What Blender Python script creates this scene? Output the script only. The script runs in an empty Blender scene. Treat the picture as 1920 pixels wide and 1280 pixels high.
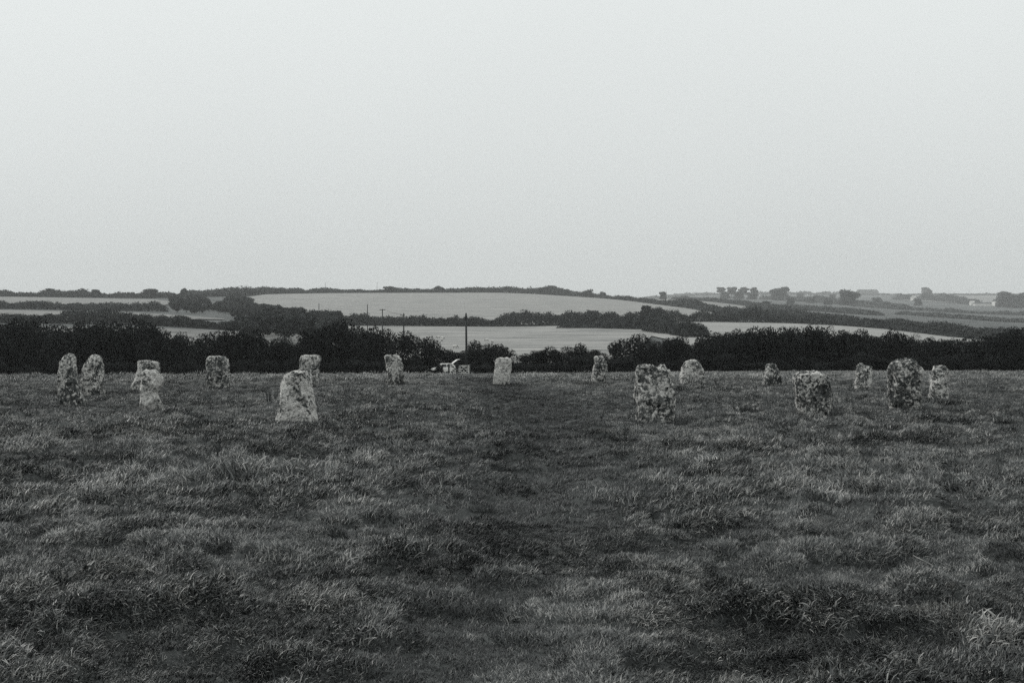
import bpy, bmesh, math, random
import numpy as np
from mathutils import Vector, Matrix, Euler

R = math.radians
random.seed(7)
rng = np.random.default_rng(11)
SC = bpy.context.scene
COL = SC.collection

# ------------------------------------------------------------------ camera
EYE = 1.6
F = 2200.0                 # focal length in photo pixels (1920 wide)
cam_data = bpy.data.cameras.new('camera')
cam_data.sensor_width = 36.0
cam_data.lens = 36.0 * F / 1920.0
cam_data.clip_start = 0.1
cam_data.clip_end = 20000.0
cam = bpy.data.objects.new('camera', cam_data)
cam.location = (0, 0, EYE)
cam.rotation_euler = (R(90), 0, 0)
COL.objects.link(cam)
SC.camera = cam

# ------------------------------------------------------------------ world: overcast sky
SUN_EL, SUN_AZ = 36.0, -64.0        # azimuth measured from the view direction (+Y), to the right
world = bpy.data.worlds.new('World')
SC.world = world
world.use_nodes = True
wn, wl = world.node_tree.nodes, world.node_tree.links
wn.clear()
wout = wn.new('ShaderNodeOutputWorld')
sky = wn.new('ShaderNodeTexSky')
sky.sky_type = 'NISHITA'
sky.sun_disc = False
sky.sun_elevation = R(SUN_EL)
sky.sun_rotation = R(SUN_AZ)
sky.dust_density = 6.0
sky.air_density = 2.0
bw = wn.new('ShaderNodeRGBToBW')
wl.new(sky.outputs[0], bw.inputs[0])
bg1 = wn.new('ShaderNodeBackground')
bg1.inputs['Strength'].default_value = 0.05 * 0.12
wl.new(bw.outputs[0], bg1.inputs['Color'])
# even sheet of low cloud: paler overhead, greyer towards the horizon
tc = wn.new('ShaderNodeTexCoord')
sep = wn.new('ShaderNodeSeparateXYZ')
wl.new(tc.outputs['Generated'], sep.inputs[0])
mx = wn.new('ShaderNodeMath'); mx.operation = 'MAXIMUM'; mx.inputs[1].default_value = 0.0
wl.new(sep.outputs['Z'], mx.inputs[0])
mk = wn.new('ShaderNodeMath'); mk.operation = 'MULTIPLY'; mk.inputs[1].default_value = -1.0 / 0.22
wl.new(mx.outputs[0], mk.inputs[0])
me_ = wn.new('ShaderNodeMath'); me_.operation = 'EXPONENT'
wl.new(mk.outputs[0], me_.inputs[0])
ma = wn.new('ShaderNodeMath'); ma.operation = 'MULTIPLY_ADD'
ma.inputs[1].default_value = -0.34; ma.inputs[2].default_value = 0.90
wl.new(me_.outputs[0], ma.inputs[0])
cl = wn.new('ShaderNodeTexNoise'); cl.inputs['Scale'].default_value = 2.2; cl.inputs['Detail'].default_value = 3.0
wl.new(tc.outputs['Generated'], cl.inputs['Vector'])
clr = wn.new('ShaderNodeMapRange')
clr.inputs['To Min'].default_value = 0.955; clr.inputs['To Max'].default_value = 1.045
wl.new(cl.outputs['Fac'], clr.inputs['Value'])
mm = wn.new('ShaderNodeMath'); mm.operation = 'MULTIPLY'
wl.new(ma.outputs[0], mm.inputs[0]); wl.new(clr.outputs[0], mm.inputs[1])
tint = wn.new('ShaderNodeMix'); tint.data_type = 'RGBA'; tint.blend_type = 'MULTIPLY'
tint.inputs['Factor'].default_value = 1.0
tint.inputs['B'].default_value = (0.955, 1.0, 0.995, 1)
wl.new(mm.outputs[0], tint.inputs['A'])
bg2 = wn.new('ShaderNodeBackground'); bg2.inputs['Strength'].default_value = 1.0
wl.new(tint.outputs['Result'], bg2.inputs['Color'])
addw = wn.new('ShaderNodeAddShader')
wl.new(bg1.outputs[0], addw.inputs[0]); wl.new(bg2.outputs[0], addw.inputs[1])
wl.new(addw.outputs[0], wout.inputs['Surface'])

# ------------------------------------------------------------------ sun behind cloud
sd = bpy.data.lights.new('sun', 'SUN')
sd.energy = 1.5
sd.angle = R(10)
sd.color = (1.0, 0.985, 0.965)
sun = bpy.data.objects.new('sun', sd)
COL.objects.link(sun)
sdir = Vector((math.sin(R(SUN_AZ)) * math.cos(R(SUN_EL)), math.cos(R(SUN_AZ)) * math.cos(R(SUN_EL)), math.sin(R(SUN_EL))))
sun.rotation_euler = sdir.to_track_quat('Z', 'Y').to_euler()
sun.location = (-20, 4, 30)

vs = SC.view_settings
vs.view_transform = 'Standard'
vs.look = 'None'
vs.exposure = 0.0
vs.gamma = 1.0
vs.use_curve_mapping = False
SC.render.engine = 'CYCLES'
SC.cycles.use_denoising = False
SC.cycles.max_bounces = 6
SC.cycles.diffuse_bounces = 3
SC.cycles.glossy_bounces = 1
SC.cycles.transmission_bounces = 2
SC.cycles.volume_bounces = 2
SC.cycles.caustics_reflective = False
SC.cycles.caustics_refractive = False

# ================================================================== helpers
def tag(o, label=None, cat=None, group=None, kind=None):
    if label: o['label'] = label
    if cat: o['category'] = cat
    if group: o['group'] = group
    if kind: o['kind'] = kind
    return o

def link(name, me, parent=None, mat=None, loc=None):
    o = bpy.data.objects.new(name, me)
    COL.objects.link(o)
    if parent is not None: o.parent = parent
    if mat is not None and me is not None and len(me.materials) == 0: me.materials.append(mat)
    if loc is not None: o.location = loc
    return o

def empty(name, loc, rz=0.0):
    o = bpy.data.objects.new(name, None)
    o.empty_display_size = 0.3
    COL.objects.link(o)
    o.location = loc
    o.rotation_euler = (0, 0, rz)
    return o

def mesh_np(name, V, Fc, attrs=None, smooth=False):
    V = np.asarray(V, dtype=np.float32); Fc = np.asarray(Fc, dtype=np.int32)
    k = Fc.shape[1]; m = Fc.shape[0]
    me = bpy.data.meshes.new(name)
    me.vertices.add(len(V)); me.vertices.foreach_set('co', V.ravel())
    me.loops.add(m * k); me.loops.foreach_set('vertex_index', Fc.ravel())
    me.polygons.add(m); me.polygons.foreach_set('loop_start', np.arange(0, m * k, k, dtype=np.int32))
    if smooth: me.polygons.foreach_set('use_smooth', np.ones(m, dtype=bool))
    me.update(calc_edges=True)
    for nm, arr in (attrs or {}).items():
        a = me.attributes.new(nm, 'FLOAT', 'POINT')
        a.data.foreach_set('value', np.asarray(arr, dtype=np.float32))
    return me

def mesh_bm(name, bm, smooth=False):
    me = bpy.data.meshes.new(name)
    bm.normal_update()
    bm.to_mesh(me); bm.free()
    if smooth:
        for p in me.polygons: p.use_smooth = True
    return me

def bm_box(bm, c, s, rot=None):
    M = Matrix.Translation(Vector(c))
    if rot is not None: M = M @ Euler(rot).to_matrix().to_4x4()
    M = M @ Matrix.Diagonal((s[0], s[1], s[2], 1.0))
    return bmesh.ops.create_cube(bm, size=1.0, matrix=M)['verts']

def bm_tube(bm, pts, rads, n=8):
    pts = [Vector(p) for p in pts]
    if not hasattr(rads, '__len__'): rads = [rads] * len(pts)
    rings = []
    for i, p in enumerate(pts):
        t = (pts[min(i + 1, len(pts) - 1)] - pts[max(i - 1, 0)]).normalized()
        a = t.orthogonal().normalized() if abs(t.z) < 0.9 else t.cross(Vector((0, 1, 0))).normalized()
        b = t.cross(a).normalized()
        rings.append([bm.verts.new(p + (a * math.cos(2 * math.pi * k / n) + b * math.sin(2 * math.pi * k / n)) * rads[i]) for k in range(n)])
    for i in range(len(rings) - 1):
        for k in range(n):
            bm.faces.new((rings[i][k], rings[i][(k + 1) % n], rings[i + 1][(k + 1) % n], rings[i + 1][k]))
    bm.faces.new(rings[0][::-1]); bm.faces.new(rings[-1])

def hash3(ix, iy, iz, seed):
    h = (ix * 374761393 + iy * 668265263 + iz * 2147483647 + seed * 974634777).astype(np.int64) & 0xFFFFFFFF
    h = ((h ^ (h >> 13)) * 1274126177) & 0xFFFFFFFF
    h = ((h ^ (h >> 15)) * 2246822519) & 0xFFFFFFFF
    h = h ^ (h >> 16)
    return (h & 0xFFFFFF) / float(0xFFFFFF)

def vnoise(P, seed=0):
    P = np.asarray(P, dtype=np.float64)
    i = np.floor(P).astype(np.int64); f = P - i
    f = f * f * f * (f * (f * 6 - 15) + 10)
    r = np.zeros(len(P))
    for dx in (0, 1):
        wx = f[:, 0] if dx else 1 - f[:, 0]
        for dy in (0, 1):
            wy = f[:, 1] if dy else 1 - f[:, 1]
            for dz in (0, 1):
                wz = f[:, 2] if dz else 1 - f[:, 2]
                r += wx * wy * wz * hash3(i[:, 0] + dx, i[:, 1] + dy, i[:, 2] + dz, seed)
    return r * 2 - 1

def fbm(P, seed=0, octv=4, gain=0.5):
    r = 0; a = 1.0; s = 0.0; P = np.asarray(P, dtype=np.float64)
    for k in range(octv):
        r = r + a * vnoise(P * (2.03 ** k) + 13.7 * k, seed + k); s += a; a *= gain
    return r / s

def fbm2(X, Y, scale, seed=0, octv=4, gain=0.5):
    X = np.asarray(X, dtype=np.float64).ravel(); Y = np.asarray(Y, dtype=np.float64).ravel()
    return fbm(np.stack([X / scale, Y / scale, np.full_like(X, 0.37)], 1), seed, octv, gain)

# ================================================================== terrain
# bearing columns (in photo pixels) against distance: where the ground lies in the view
TX = np.array([-900., 0., 300., 600., 960., 1300., 1500., 1650., 1800., 1920., 2800.])
TABLE = {
    160.: [711, 708.5, 707.5, 703, 701.5, 698, 697, 696, 696, 696, 697],
    200.: [705, 702, 700, 697, 694, 690, 690, 690, 690, 692, 696],
    270.: [668, 660, 657, 657, 657, 655, 652, 652, 656, 662, 675],
    330.: [640, 634, 634, 643, 644, 641, 638, 638, 646, 652, 668],
    400.: [616, 611, 614, 630, 629, 622, 621, 624, 635, 645, 660],
    500.: [598, 593, 596, 612, 616, 606, 608, 613, 625, 634, 650],
    600.: [585, 583, 589, 602, 593, 589, 598, 605, 614, 622, 640],
    700.: [574, 573, 580, 588, 581, 580, 591, 597, 605, 611, 625],
    900.: [558, 557, 564, 567, 563, 571, 580, 586, 592, 596, 605],
    1100.: [554, 552.5, 552, 549.5, 549, 563, 571, 577, 583, 586, 592],
    1500.: [556, 556, 555, 553, 553, 556.5, 560, 564, 569, 572, 575],
    2000.: [560, 560, 560, 560, 558, 553, 553, 553, 553.5, 554, 555],
    2600.: [570, 570, 570, 570, 566, 559, 558, 558, 559, 560, 562],
    4200.: [600, 600, 600, 600, 600, 600, 600, 600, 600, 600, 600],
}
def far(d, px):
    """the hills beyond the pasture lie deep in the mist, those on the right deepest"""
    if d < 300: return d
    t = float(np.interp(px, [960, 1300], [0, 1]))
    return 300 + (min(d, 550) - 300) * 1.7 + max(0.0, min(d, 1000) - 550) * (1.7 + 1.5 * t) + max(0.0, d - 1000) * (1.7 + 2.3 * t)
DMAX = 7000.
NS = 460
DS = np.concatenate([[0.], np.geomspace(20., DMAX, NS - 1)])
XS = np.linspace(-900, 2800, 186)
G0 = []
for c, xc_ in enumerate(TX):
    dk = [0., 46., 60.]; zk = [0., 0., -0.12]
    for dd in sorted(TABLE):
        q_ = far(dd, xc_); dk.append(q_); zk.append(EYE + (640. - TABLE[dd][c]) * q_ / F)
    G0.append(np.interp(DS, dk, zk))
G0 = np.stack(G0)
G = np.stack([np.interp(XS, TX, G0[:, j]) for j in range(NS)], 1)
for _ in range(24):                            # smooth along distance and bearing
    G[:, 1:-1] = 0.25 * G[:, :-2] + 0.5 * G[:, 1:-1] + 0.25 * G[:, 2:]
for _ in range(10):
    G[1:-1] = 0.25 * G[:-2] + 0.5 * G[1:-1] + 0.25 * G[2:]

def base_z(X, Y):
    X = np.atleast_1d(np.asarray(X, dtype=np.float64)); Y = np.atleast_1d(np.asarray(Y, dtype=np.float64))
    Yc = np.maximum(Y, 8.0)
    xi = np.clip(960 + F * X / Yc, -899, 2799)
    a = (xi + 900) / 3700 * (len(XS) - 1)
    i0 = np.clip(a.astype(int), 0, len(XS) - 2); fa = a - i0
    j1 = np.clip(np.searchsorted(DS, np.clip(Yc, 0, DMAX - 1)), 1, NS - 1); j0 = j1 - 1
    fb = np.clip((Yc - DS[j0]) / (DS[j1] - DS[j0]), 0, 1)
    return ((G[i0, j0] * (1 - fa) + G[i0 + 1, j0] * fa) * (1 - fb) + (G[i0, j1] * (1 - fa) + G[i0 + 1, j1] * fa) * fb)

# trodden path across the field
PATHD = np.array([3.0, 5.5, 7.6, 11.4, 16.8, 25., 35., 47., 90., 160.])
PATHX = (np.array([1010, 1010, 1010, 1030, 1055, 1055, 1015, 935, 890, 862.]) - 960) * PATHD / F

def path_dist(X, Y):
    return X - np.interp(Y, PATHD, PATHX) - 0.16 * np.sin(Y * 0.9) * np.clip(1 - Y / 60, 0, 1)

# foot of each standing stone: sheep have worn the turf level round them
FEET = [(125.25, 737), (132, 754), (170, 735), (271.5, 727), (282.5, 763), (407, 722), (554.5, 784), (578.5, 721), (741, 716), (939.5, 716), (1123.5, 713), (1232, 784), (1299, 715), (1450.5, 719), (1530, 769), (1620, 725), (1699.5, 760), (1715.5, 735), (1761.5, 742)]
FEET = [((a - 960) * EYE / (b - 640), EYE * F / (b - 640)) for a, b in FEET]

def bump_z(X, Y):
    X = np.atleast_1d(X); Y = np.atleast_1d(Y)
    fade = np.clip(1.4 - np.hypot(X, Y) / 170, 0, 1)
    b = 0.12 * fbm2(X, Y, 2.6, 3, 3) + 0.09 * fbm2(X, Y, 0.75, 5, 3)
    t = fbm2(X, Y * 1.3, 0.9, 9, 3)
    b = b + 0.20 * np.clip(t - 0.12, 0, 1)
    t2 = np.clip((fbm2(X, Y * 1.35, 0.40, 61, 2) + 0.05) / 0.36, 0, 1)
    b = b + 0.105 * t2 * t2 * (3 - 2 * t2) * np.clip(1.6 - Y / 45, 0.15, 1) - 0.125
    pd = path_dist(X, Y)
    w = 0.38 + 0.008 * Y
    tr = np.exp(-(pd / w) ** 2)
    b = b * (1 - 0.6 * tr) - 0.085 * tr
    w = np.zeros(len(X))
    for fx_, fy_ in FEET: w = np.maximum(w, np.exp(-((X - fx_) / 1.2) ** 2 - ((Y - fy_ + 0.7) / 1.9) ** 2))
    b = b * (1 - 0.85 * w) - 0.13 * 0.85 * w
    return b * fade

def ground_z(X, Y):
    return base_z(X, Y) + bump_z(X, Y)

def gz(x, y):
    return float(base_z(x, y)[0] + bump_z(np.array([x]), np.array([y]))[0])

def at(px, d):
    """bearing of a photo column at a distance -> plan position"""
    return (px - 960.) * d / F, d

# ================================================================== materials
def new_mat(name):
    m = bpy.data.materials.new(name)
    m.use_nodes = True
    nt = m.node_tree
    b = nt.nodes['Principled BSDF']
    b.inputs['Roughness'].default_value = 0.9
    b.inputs['Specular IOR Level'].default_value = 0.15
    return m, nt, b

def ramp(nt, stops):
    r = nt.nodes.new('ShaderNodeValToRGB')
    e = r.color_ramp.elements
    while len(e) > 1: e.remove(e[-1])
    e[0].position = stops[0][0]; e[0].color = (*stops[0][1], 1)
    for p, c in stops[1:]:
        q = e.new(p); q.color = (*c, 1)
    return r

def g(v, warm=0.0):
    """toned grey: cool in the darks, slightly warm in the lights"""
    t = min(1.0, v / 0.25)
    return (v * (0.90 + 0.115 * t + warm), v * (1.0 + 0.0 * t), v * (1.0 - 0.045 * t - warm))

def plain_mat(name, v, rough=0.8, spec=0.2, nscale=6.0, amt=0.35, warm=0.0):
    m, nt, b = new_mat(name)
    b.inputs['Roughness'].default_value = rough
    b.inputs['Specular IOR Level'].default_value = spec
    n = nt.nodes.new('ShaderNodeTexNoise'); n.inputs['Scale'].default_value = nscale; n.inputs['Detail'].default_value = 5
    tcn = nt.nodes.new('ShaderNodeTexCoord'); nt.links.new(tcn.outputs['Object'], n.inputs['Vector'])
    r = ramp(nt, [(0.3, g(v * (1 - amt), warm)), (0.7, g(v * (1 + amt), warm))])
    nt.links.new(n.outputs['Fac'], r.inputs[0]); nt.links.new(r.outputs[0], b.inputs['Base Color'])
    return m

def leaf_mat(name, lo, hi):
    m, nt, b = new_mat(name)
    b.inputs['Roughness'].default_value = 0.85
    b.inputs['Specular IOR Level'].default_value = 0.05
    a = nt.nodes.new('ShaderNodeAttribute'); a.attribute_name = 'tone'
    oi = nt.nodes.new('ShaderNodeObjectInfo')
    ad = nt.nodes.new('ShaderNodeMath'); ad.operation = 'MULTIPLY_ADD'; ad.inputs[1].default_value = 0.3
    nt.links.new(oi.outputs['Random'], ad.inputs[0]); nt.links.new(a.outputs['Fac'], ad.inputs[2])
    r = ramp(nt, [(0.1, g(lo)), (1.2, g(hi))])
    nt.links.new(ad.outputs[0], r.inputs[0]); nt.links.new(r.outputs[0], b.inputs['Base Color'])
    return m

M_SCRUB = leaf_mat('scrub_leaves', 0.004, 0.036)
M_HEDGE = leaf_mat('hedge_leaves', 0.022, 0.075)  # leaf colour lightened to paint in some of the mist
M_FARLEAF = leaf_mat('far_leaves', 0.035, 0.085)  # greyed further: haze on the skyline put into the leaf colour
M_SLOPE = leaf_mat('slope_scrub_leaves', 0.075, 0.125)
M_TWIG = leaf_mat('bare_twigs', 0.03, 0.10)
M_BARK = plain_mat('bark', 0.05, nscale=9)
M_POLE = plain_mat('creosoted_timber', 0.035, nscale=12)
M_WIRE = plain_mat('wire', 0.03)
M_STEM = plain_mat('dead_stem', 0.045, nscale=20)
M_STRAW = plain_mat('pale_straw', 0.22, nscale=20)
M_WHITEPAINT = plain_mat('white_car_paint', 0.74, rough=0.3, spec=0.5, amt=0.04)
M_GLASS = plain_mat('dark_glass', 0.02, rough=0.1, spec=0.5, amt=0.05)
M_RUBBER = plain_mat('rubber', 0.02, rough=0.8)
M_METAL = plain_mat('dull_metal', 0.25, rough=0.45, spec=0.5)
M_GATE = plain_mat('weathered_gate_wood', 0.68, nscale=10, amt=0.2)
M_GATEDARK = plain_mat('dark_gate_wood', 0.05, nscale=10, amt=0.3)
M_WOOL = plain_mat('wool', 0.6, nscale=30, amt=0.15)
M_SHEEPSKIN = plain_mat('sheep_face', 0.06, nscale=20, amt=0.2)
M_CLOTH = plain_mat('dark_cloth', 0.02, nscale=20, amt=0.3)
M_SKIN = plain_mat('skin', 0.35, nscale=8, amt=0.05)
M_HAIR = plain_mat('hair', 0.025, nscale=30, amt=0.3)
M_WALLW = plain_mat('white_render', 0.62, nscale=0.6, amt=0.12)
M_WALLG = plain_mat('granite_wall', 0.2, nscale=0.9, amt=0.25)
M_ROOF = plain_mat('slate_roof', 0.07, nscale=1.2, amt=0.25)
M_ROOFP = plain_mat('pale_sheet_roof', 0.5, nscale=1.2, amt=0.1)
M_PANE = plain_mat('window_pane', 0.03, rough=0.15, spec=0.5, amt=0.1)

def field_mat(name, v, stripe=0.0, amt=0.18, ang=0.0):
    amt = min(0.75, amt * 2.8); v = v * 0.95
    m, nt, b = new_mat(name)
    tcn = nt.nodes.new('ShaderNodeTexCoord')
    n = nt.nodes.new('ShaderNodeTexNoise'); n.inputs['Scale'].default_value = 0.03; n.inputs['Detail'].default_value = 9
    n.inputs['Roughness'].default_value = 0.65
    mp = nt.nodes.new('ShaderNodeMapping'); mp.inputs['Rotation'].default_value = (0, 0, ang); mp.inputs['Scale'].default_value = (1, 3.0, 1)
    nt.links.new(tcn.outputs['Object'], mp.inputs[0]); nt.links.new(mp.outputs[0], n.inputs['Vector'])
    n2 = nt.nodes.new('ShaderNodeTexNoise'); n2.inputs['Scale'].default_value = 0.6; n2.inputs['Detail'].default_value = 6
    nt.links.new(mp.outputs[0], n2.inputs['Vector'])
    w = nt.nodes.new('ShaderNodeTexWave'); w.inputs['Scale'].default_value = 0.035; w.inputs['Distortion'].default_value = 2.5; w.inputs['Detail'].default_value = 3
    w.bands_direction = 'Y'
    mp2 = nt.nodes.new('ShaderNodeMapping'); mp2.inputs['Rotation'].default_value = (0, 0, ang)
    nt.links.new(tcn.outputs['Object'], mp2.inputs[0]); nt.links.new(mp2.outputs[0], w.inputs['Vector'])
    a1 = nt.nodes.new('ShaderNodeMath'); a1.operation = 'MULTIPLY_ADD'; a1.inputs[1].default_value = 0.5
    nt.links.new(n2.outputs['Fac'], a1.inputs[0]); nt.links.new(n.outputs['Fac'], a1.inputs[2])
    a2 = nt.nodes.new('ShaderNodeMath'); a2.operation = 'MULTIPLY_ADD'; a2.inputs[1].default_value = stripe
    nt.links.new(w.outputs['Fac'], a2.inputs[0]); nt.links.new(a1.outputs[0], a2.inputs[2])
    r = ramp(nt, [(0.58, g(v * (1 - amt))), (0.95, g(v * (1 + amt)))])
    nt.links.new(a2.outputs[0], r.inputs[0]); nt.links.new(r.outputs[0], b.inputs['Base Color'])
    return m

# ------------------------------------------------------------------ the ground sheet
GM = {}
def mesh_z(x, y):
    """height of the ground sheet itself, between its vertices"""
    a = np.arctan2(x, y + 3.0); r = np.hypot(x, y + 3.0)
    ang, rr, Z = GM['ang'], GM['rr'], GM['Z']
    u = np.clip((a - ang[0]) / (ang[1] - ang[0]), 0, len(ang) - 1.001); i = u.astype(int); fu = u - i
    j = np.clip(np.searchsorted(rr, r) - 1, 0, len(rr) - 2); fv = np.clip((r - rr[j]) / (rr[j + 1] - rr[j]), 0, 1)
    return (Z[j, i] * (1 - fu) + Z[j, i + 1] * fu) * (1 - fv) + (Z[j + 1, i] * (1 - fu) + Z[j + 1, i + 1] * fu) * fv

def build_ground():
    NA, NR = 380, 780
    ang = np.linspace(-R(34), R(34), NA)
    rr = np.concatenate([np.geomspace(2.5, 60., 560)[:-1], np.geomspace(60., 6900., 221)])
    A, RR = np.meshgrid(ang, rr)
    X = (RR * np.sin(A)).ravel(); Y = (RR * np.cos(A)).ravel() - 3.0
    Z = ground_z(X, Y)
    GM.update(ang=ang, rr=rr, Z=Z.reshape(NR, NA))
    idx = np.arange(NA * NR).reshape(NR, NA)
    Fc = np.stack([idx[:-1, :-1], idx[:-1, 1:], idx[1:, 1:], idx[1:, :-1]], -1).reshape(-1, 4)
    me = mesh_np('ground', np.stack([X, Y, Z], 1), Fc, smooth=True)
    m, nt, b = new_mat('turf_soil')
    tcn = nt.nodes.new('ShaderNodeTexCoord')
    n1 = nt.nodes.new('ShaderNodeTexNoise'); n1.inputs['Scale'].default_value = 1.1; n1.inputs['Detail'].default_value = 8; n1.inputs['Roughness'].default_value = 0.7
    n2 = nt.nodes.new('ShaderNodeTexNoise'); n2.inputs['Scale'].default_value = 38; n2.inputs['Detail'].default_value = 6; n2.inputs['Roughness'].default_value = 0.75
    n3 = nt.nodes.new('ShaderNodeTexNoise'); n3.inputs['Scale'].default_value = 0.02; n3.inputs['Detail'].default_value = 6
    for q in (n1, n2, n3): nt.links.new(tcn.outputs['Object'], q.inputs['Vector'])
    a = nt.nodes.new('ShaderNodeMath'); a.operation = 'MULTIPLY_ADD'; a.inputs[1].default_value = 0.6
    nt.links.new(n2.outputs['Fac'], a.inputs[0]); nt.links.new(n1.outputs['Fac'], a.inputs[2])
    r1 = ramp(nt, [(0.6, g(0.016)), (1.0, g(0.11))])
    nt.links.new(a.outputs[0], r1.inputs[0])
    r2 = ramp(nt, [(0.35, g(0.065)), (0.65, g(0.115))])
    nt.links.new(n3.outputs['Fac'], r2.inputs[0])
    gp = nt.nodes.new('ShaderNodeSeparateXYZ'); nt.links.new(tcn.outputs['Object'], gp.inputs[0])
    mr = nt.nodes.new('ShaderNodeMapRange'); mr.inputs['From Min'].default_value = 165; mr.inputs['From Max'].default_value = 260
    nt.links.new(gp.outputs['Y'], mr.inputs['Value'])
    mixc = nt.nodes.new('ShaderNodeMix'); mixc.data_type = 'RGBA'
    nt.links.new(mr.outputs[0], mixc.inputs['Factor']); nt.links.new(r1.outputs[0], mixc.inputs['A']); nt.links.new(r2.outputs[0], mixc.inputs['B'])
    nt.links.new(mixc.outputs['Result'], b.inputs['Base Color'])
    bp = nt.nodes.new('ShaderNodeBump'); bp.inputs['Strength'].default_value = 0.6; bp.inputs['Distance'].default_value = 0.05
    nt.links.new(a.outputs[0], bp.inputs['Height']); nt.links.new(bp.outputs[0], b.inputs['Normal'])
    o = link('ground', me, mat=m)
    tag(o, 'grassy ground falling to a valley and rising to low hills', 'ground', kind='structure')
build_ground()

# ------------------------------------------------------------------ distant fields (sheets on the hillside)
def field(name, xs, dn, df, mat, label):
    """xs: photo columns; dn / df: near and far distance at each column"""
    nu, nv = 150, 60
    u = np.linspace(xs[0], xs[-1], nu)
    N = np.interp(u, xs, [far(q, x_) for q, x_ in zip(dn, xs)]); Fd = np.interp(u, xs, [far(q, x_) for q, x_ in zip(df, xs)])
    t = np.linspace(0, 1, nv)[:, None]
    D = N[None] * (1 - t) + Fd[None] * t
    X = (u[None] - 960) * D / F
    Z = base_z(X.ravel(), D.ravel()) + 0.15 + 0.0006 * D.ravel()
    idx = np.arange(nu * nv).reshape(nv, nu)
    Fc = np.stack([idx[:-1, :-1], idx[:-1, 1:], idx[1:, 1:], idx[1:, :-1]], -1).reshape(-1, 4)
    o = link(name, mesh_np(name, np.stack([X.ravel(), D.ravel(), Z], 1), Fc, smooth=True), mat=mat)
    tag(o, label, 'field', kind='structure')
    return o

field('sheep_pasture', [600, 1190, 1240], [215, 215, 430], [500, 500, 470], field_mat('pasture', 0.215, 0.12, 0.2, 0.1), 'pale sheep pasture beyond the scrub')
field('stubble_field', [1160, 1300, 1500, 1650, 1800, 1850], [420, 290, 290, 290, 300, 310], [512, 508, 500, 462, 405, 385], field_mat('stubble', 0.25, 0.15, 0.15, -0.05), 'pale stubble field beyond the scrub')
field('ploughed_hill_field', [440, 470, 500, 560, 1000, 1100, 1200, 1300, 1352], [860, 790, 720, 600, 515, 515, 515, 515, 560], [900, 1000, 1060, 1085, 1085, 1010, 850, 700, 600], field_mat('hill_field', 0.235, 0.12, 0.12, 1.25), 'large pale field on the hill crest')
field('slope_strip_field', [1120, 1200, 1300, 1350, 1430, 1500], [1020, 880, 730, 690, 690, 690], [1180, 1180, 1090, 1000, 850, 705], field_mat('strip_field', 0.2, 0.08, 0.15, 0.3), 'narrow pale field slanting down the slope')
field('upper_left_field', [-500, 290, 318], [700, 712, 800], [905, 905, 860], field_mat('upper_field', 0.2, 0.1, 0.15, 0), 'pale strip field below the wooded crest')
field('lower_left_field', [-500, 250, 420], [440, 455, 520], [605, 600, 535], field_mat('lower_field', 0.18, 0.1, 0.2, 0), 'dull strip field between two hedges')
field('rough_pasture', [40, 560, 640], [270, 285, 320], [388, 392, 380], field_mat('rough_pasture', 0.15, 0.1, 0.25, 0), 'rough pasture behind the thicket')
field('hilltop_field', [1690, 1760, 1870], [1560, 1480, 1420], [1940, 1940, 1940], field_mat('hilltop', 0.2, 0.05, 0.15, 0), 'faint hilltop field in the haze')

# ================================================================== vegetation
def leaf_quads(C, N, size, tone, asp=1.0):
    """one leaf-clump quad at each centre C with normal N"""
    n = len(C)
    N = N / (np.linalg.norm(N, axis=1, keepdims=True) + 1e-9)
    T = rng.normal(size=(n, 3)); T -= N * (T * N).sum(1, keepdims=True); T /= np.linalg.norm(T, axis=1, keepdims=True) + 1e-9
    B = np.cross(N, T)
    s = np.asarray(size).reshape(-1, 1) * 0.5
    k = rng.uniform(0.6, 1.3, (n, 4, 1))
    V = np.stack([C + (-T) * s * k[:, 0] * asp, C + B * s * k[:, 1], C + T * s * k[:, 2] * asp, C - B * s * k[:, 3]], 1).reshape(-1, 3)
    Fc = np.arange(n * 4).reshape(n, 4)
    return V, Fc, np.repeat(tone, 4)

def foliage_mesh(name, lobes, n, size, seed, rough=0.22, zmin=0.05, upright=0.0, asp=1.0, norm=1.0):
    """lobes: (x, y, z, rx, ry, rz); leaf clumps spread through the outer shell of the lobes"""
    global rng
    keep = rng; rng = np.random.default_rng(seed)
    L = np.array(lobes, dtype=float)
    w = (L[:, 3] * L[:, 4] + L[:, 3] * L[:, 5] + L[:, 4] * L[:, 5]); w /= w.sum()
    li = rng.choice(len(L), size=n, p=w)
    d = rng.normal(size=(n, 3)); d /= np.linalg.norm(d, axis=1, keepdims=True)
    rad = 1 - np.abs(rng.normal(0, 0.17, n))
    P = L[li, :3] + d * rad[:, None] * L[li, 3:]
    sc = np.median(L[:, 3:])
    nz = fbm(P / (sc * 0.6), seed, 3)
    P += d * (nz * rough * 2)[:, None] * L[li, 3:]
    ok = P[:, 2] > zmin
    P, d, nz = P[ok], d[ok], nz[ok]
    nrm = d * 0.9 + rng.normal(size=d.shape) * 0.75
    if upright: nrm[:, 2] *= (1 - upright)
    tone = np.clip(0.42 + 0.55 * nz + rng.normal(0, 0.17, len(P)), 0, 1)
    sz = size * rng.uniform(0.55, 1.35, len(P))
    V, Fc, T = leaf_quads(P, nrm, sz, tone, asp)
    V[:, 2] *= L[:, [2, 5]].sum(1).max() * norm / np.percentile(V[:, 2], 99.3)
    me = mesh_np(name, V, Fc, {'tone': T})
    rng = keep
    return me

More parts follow.
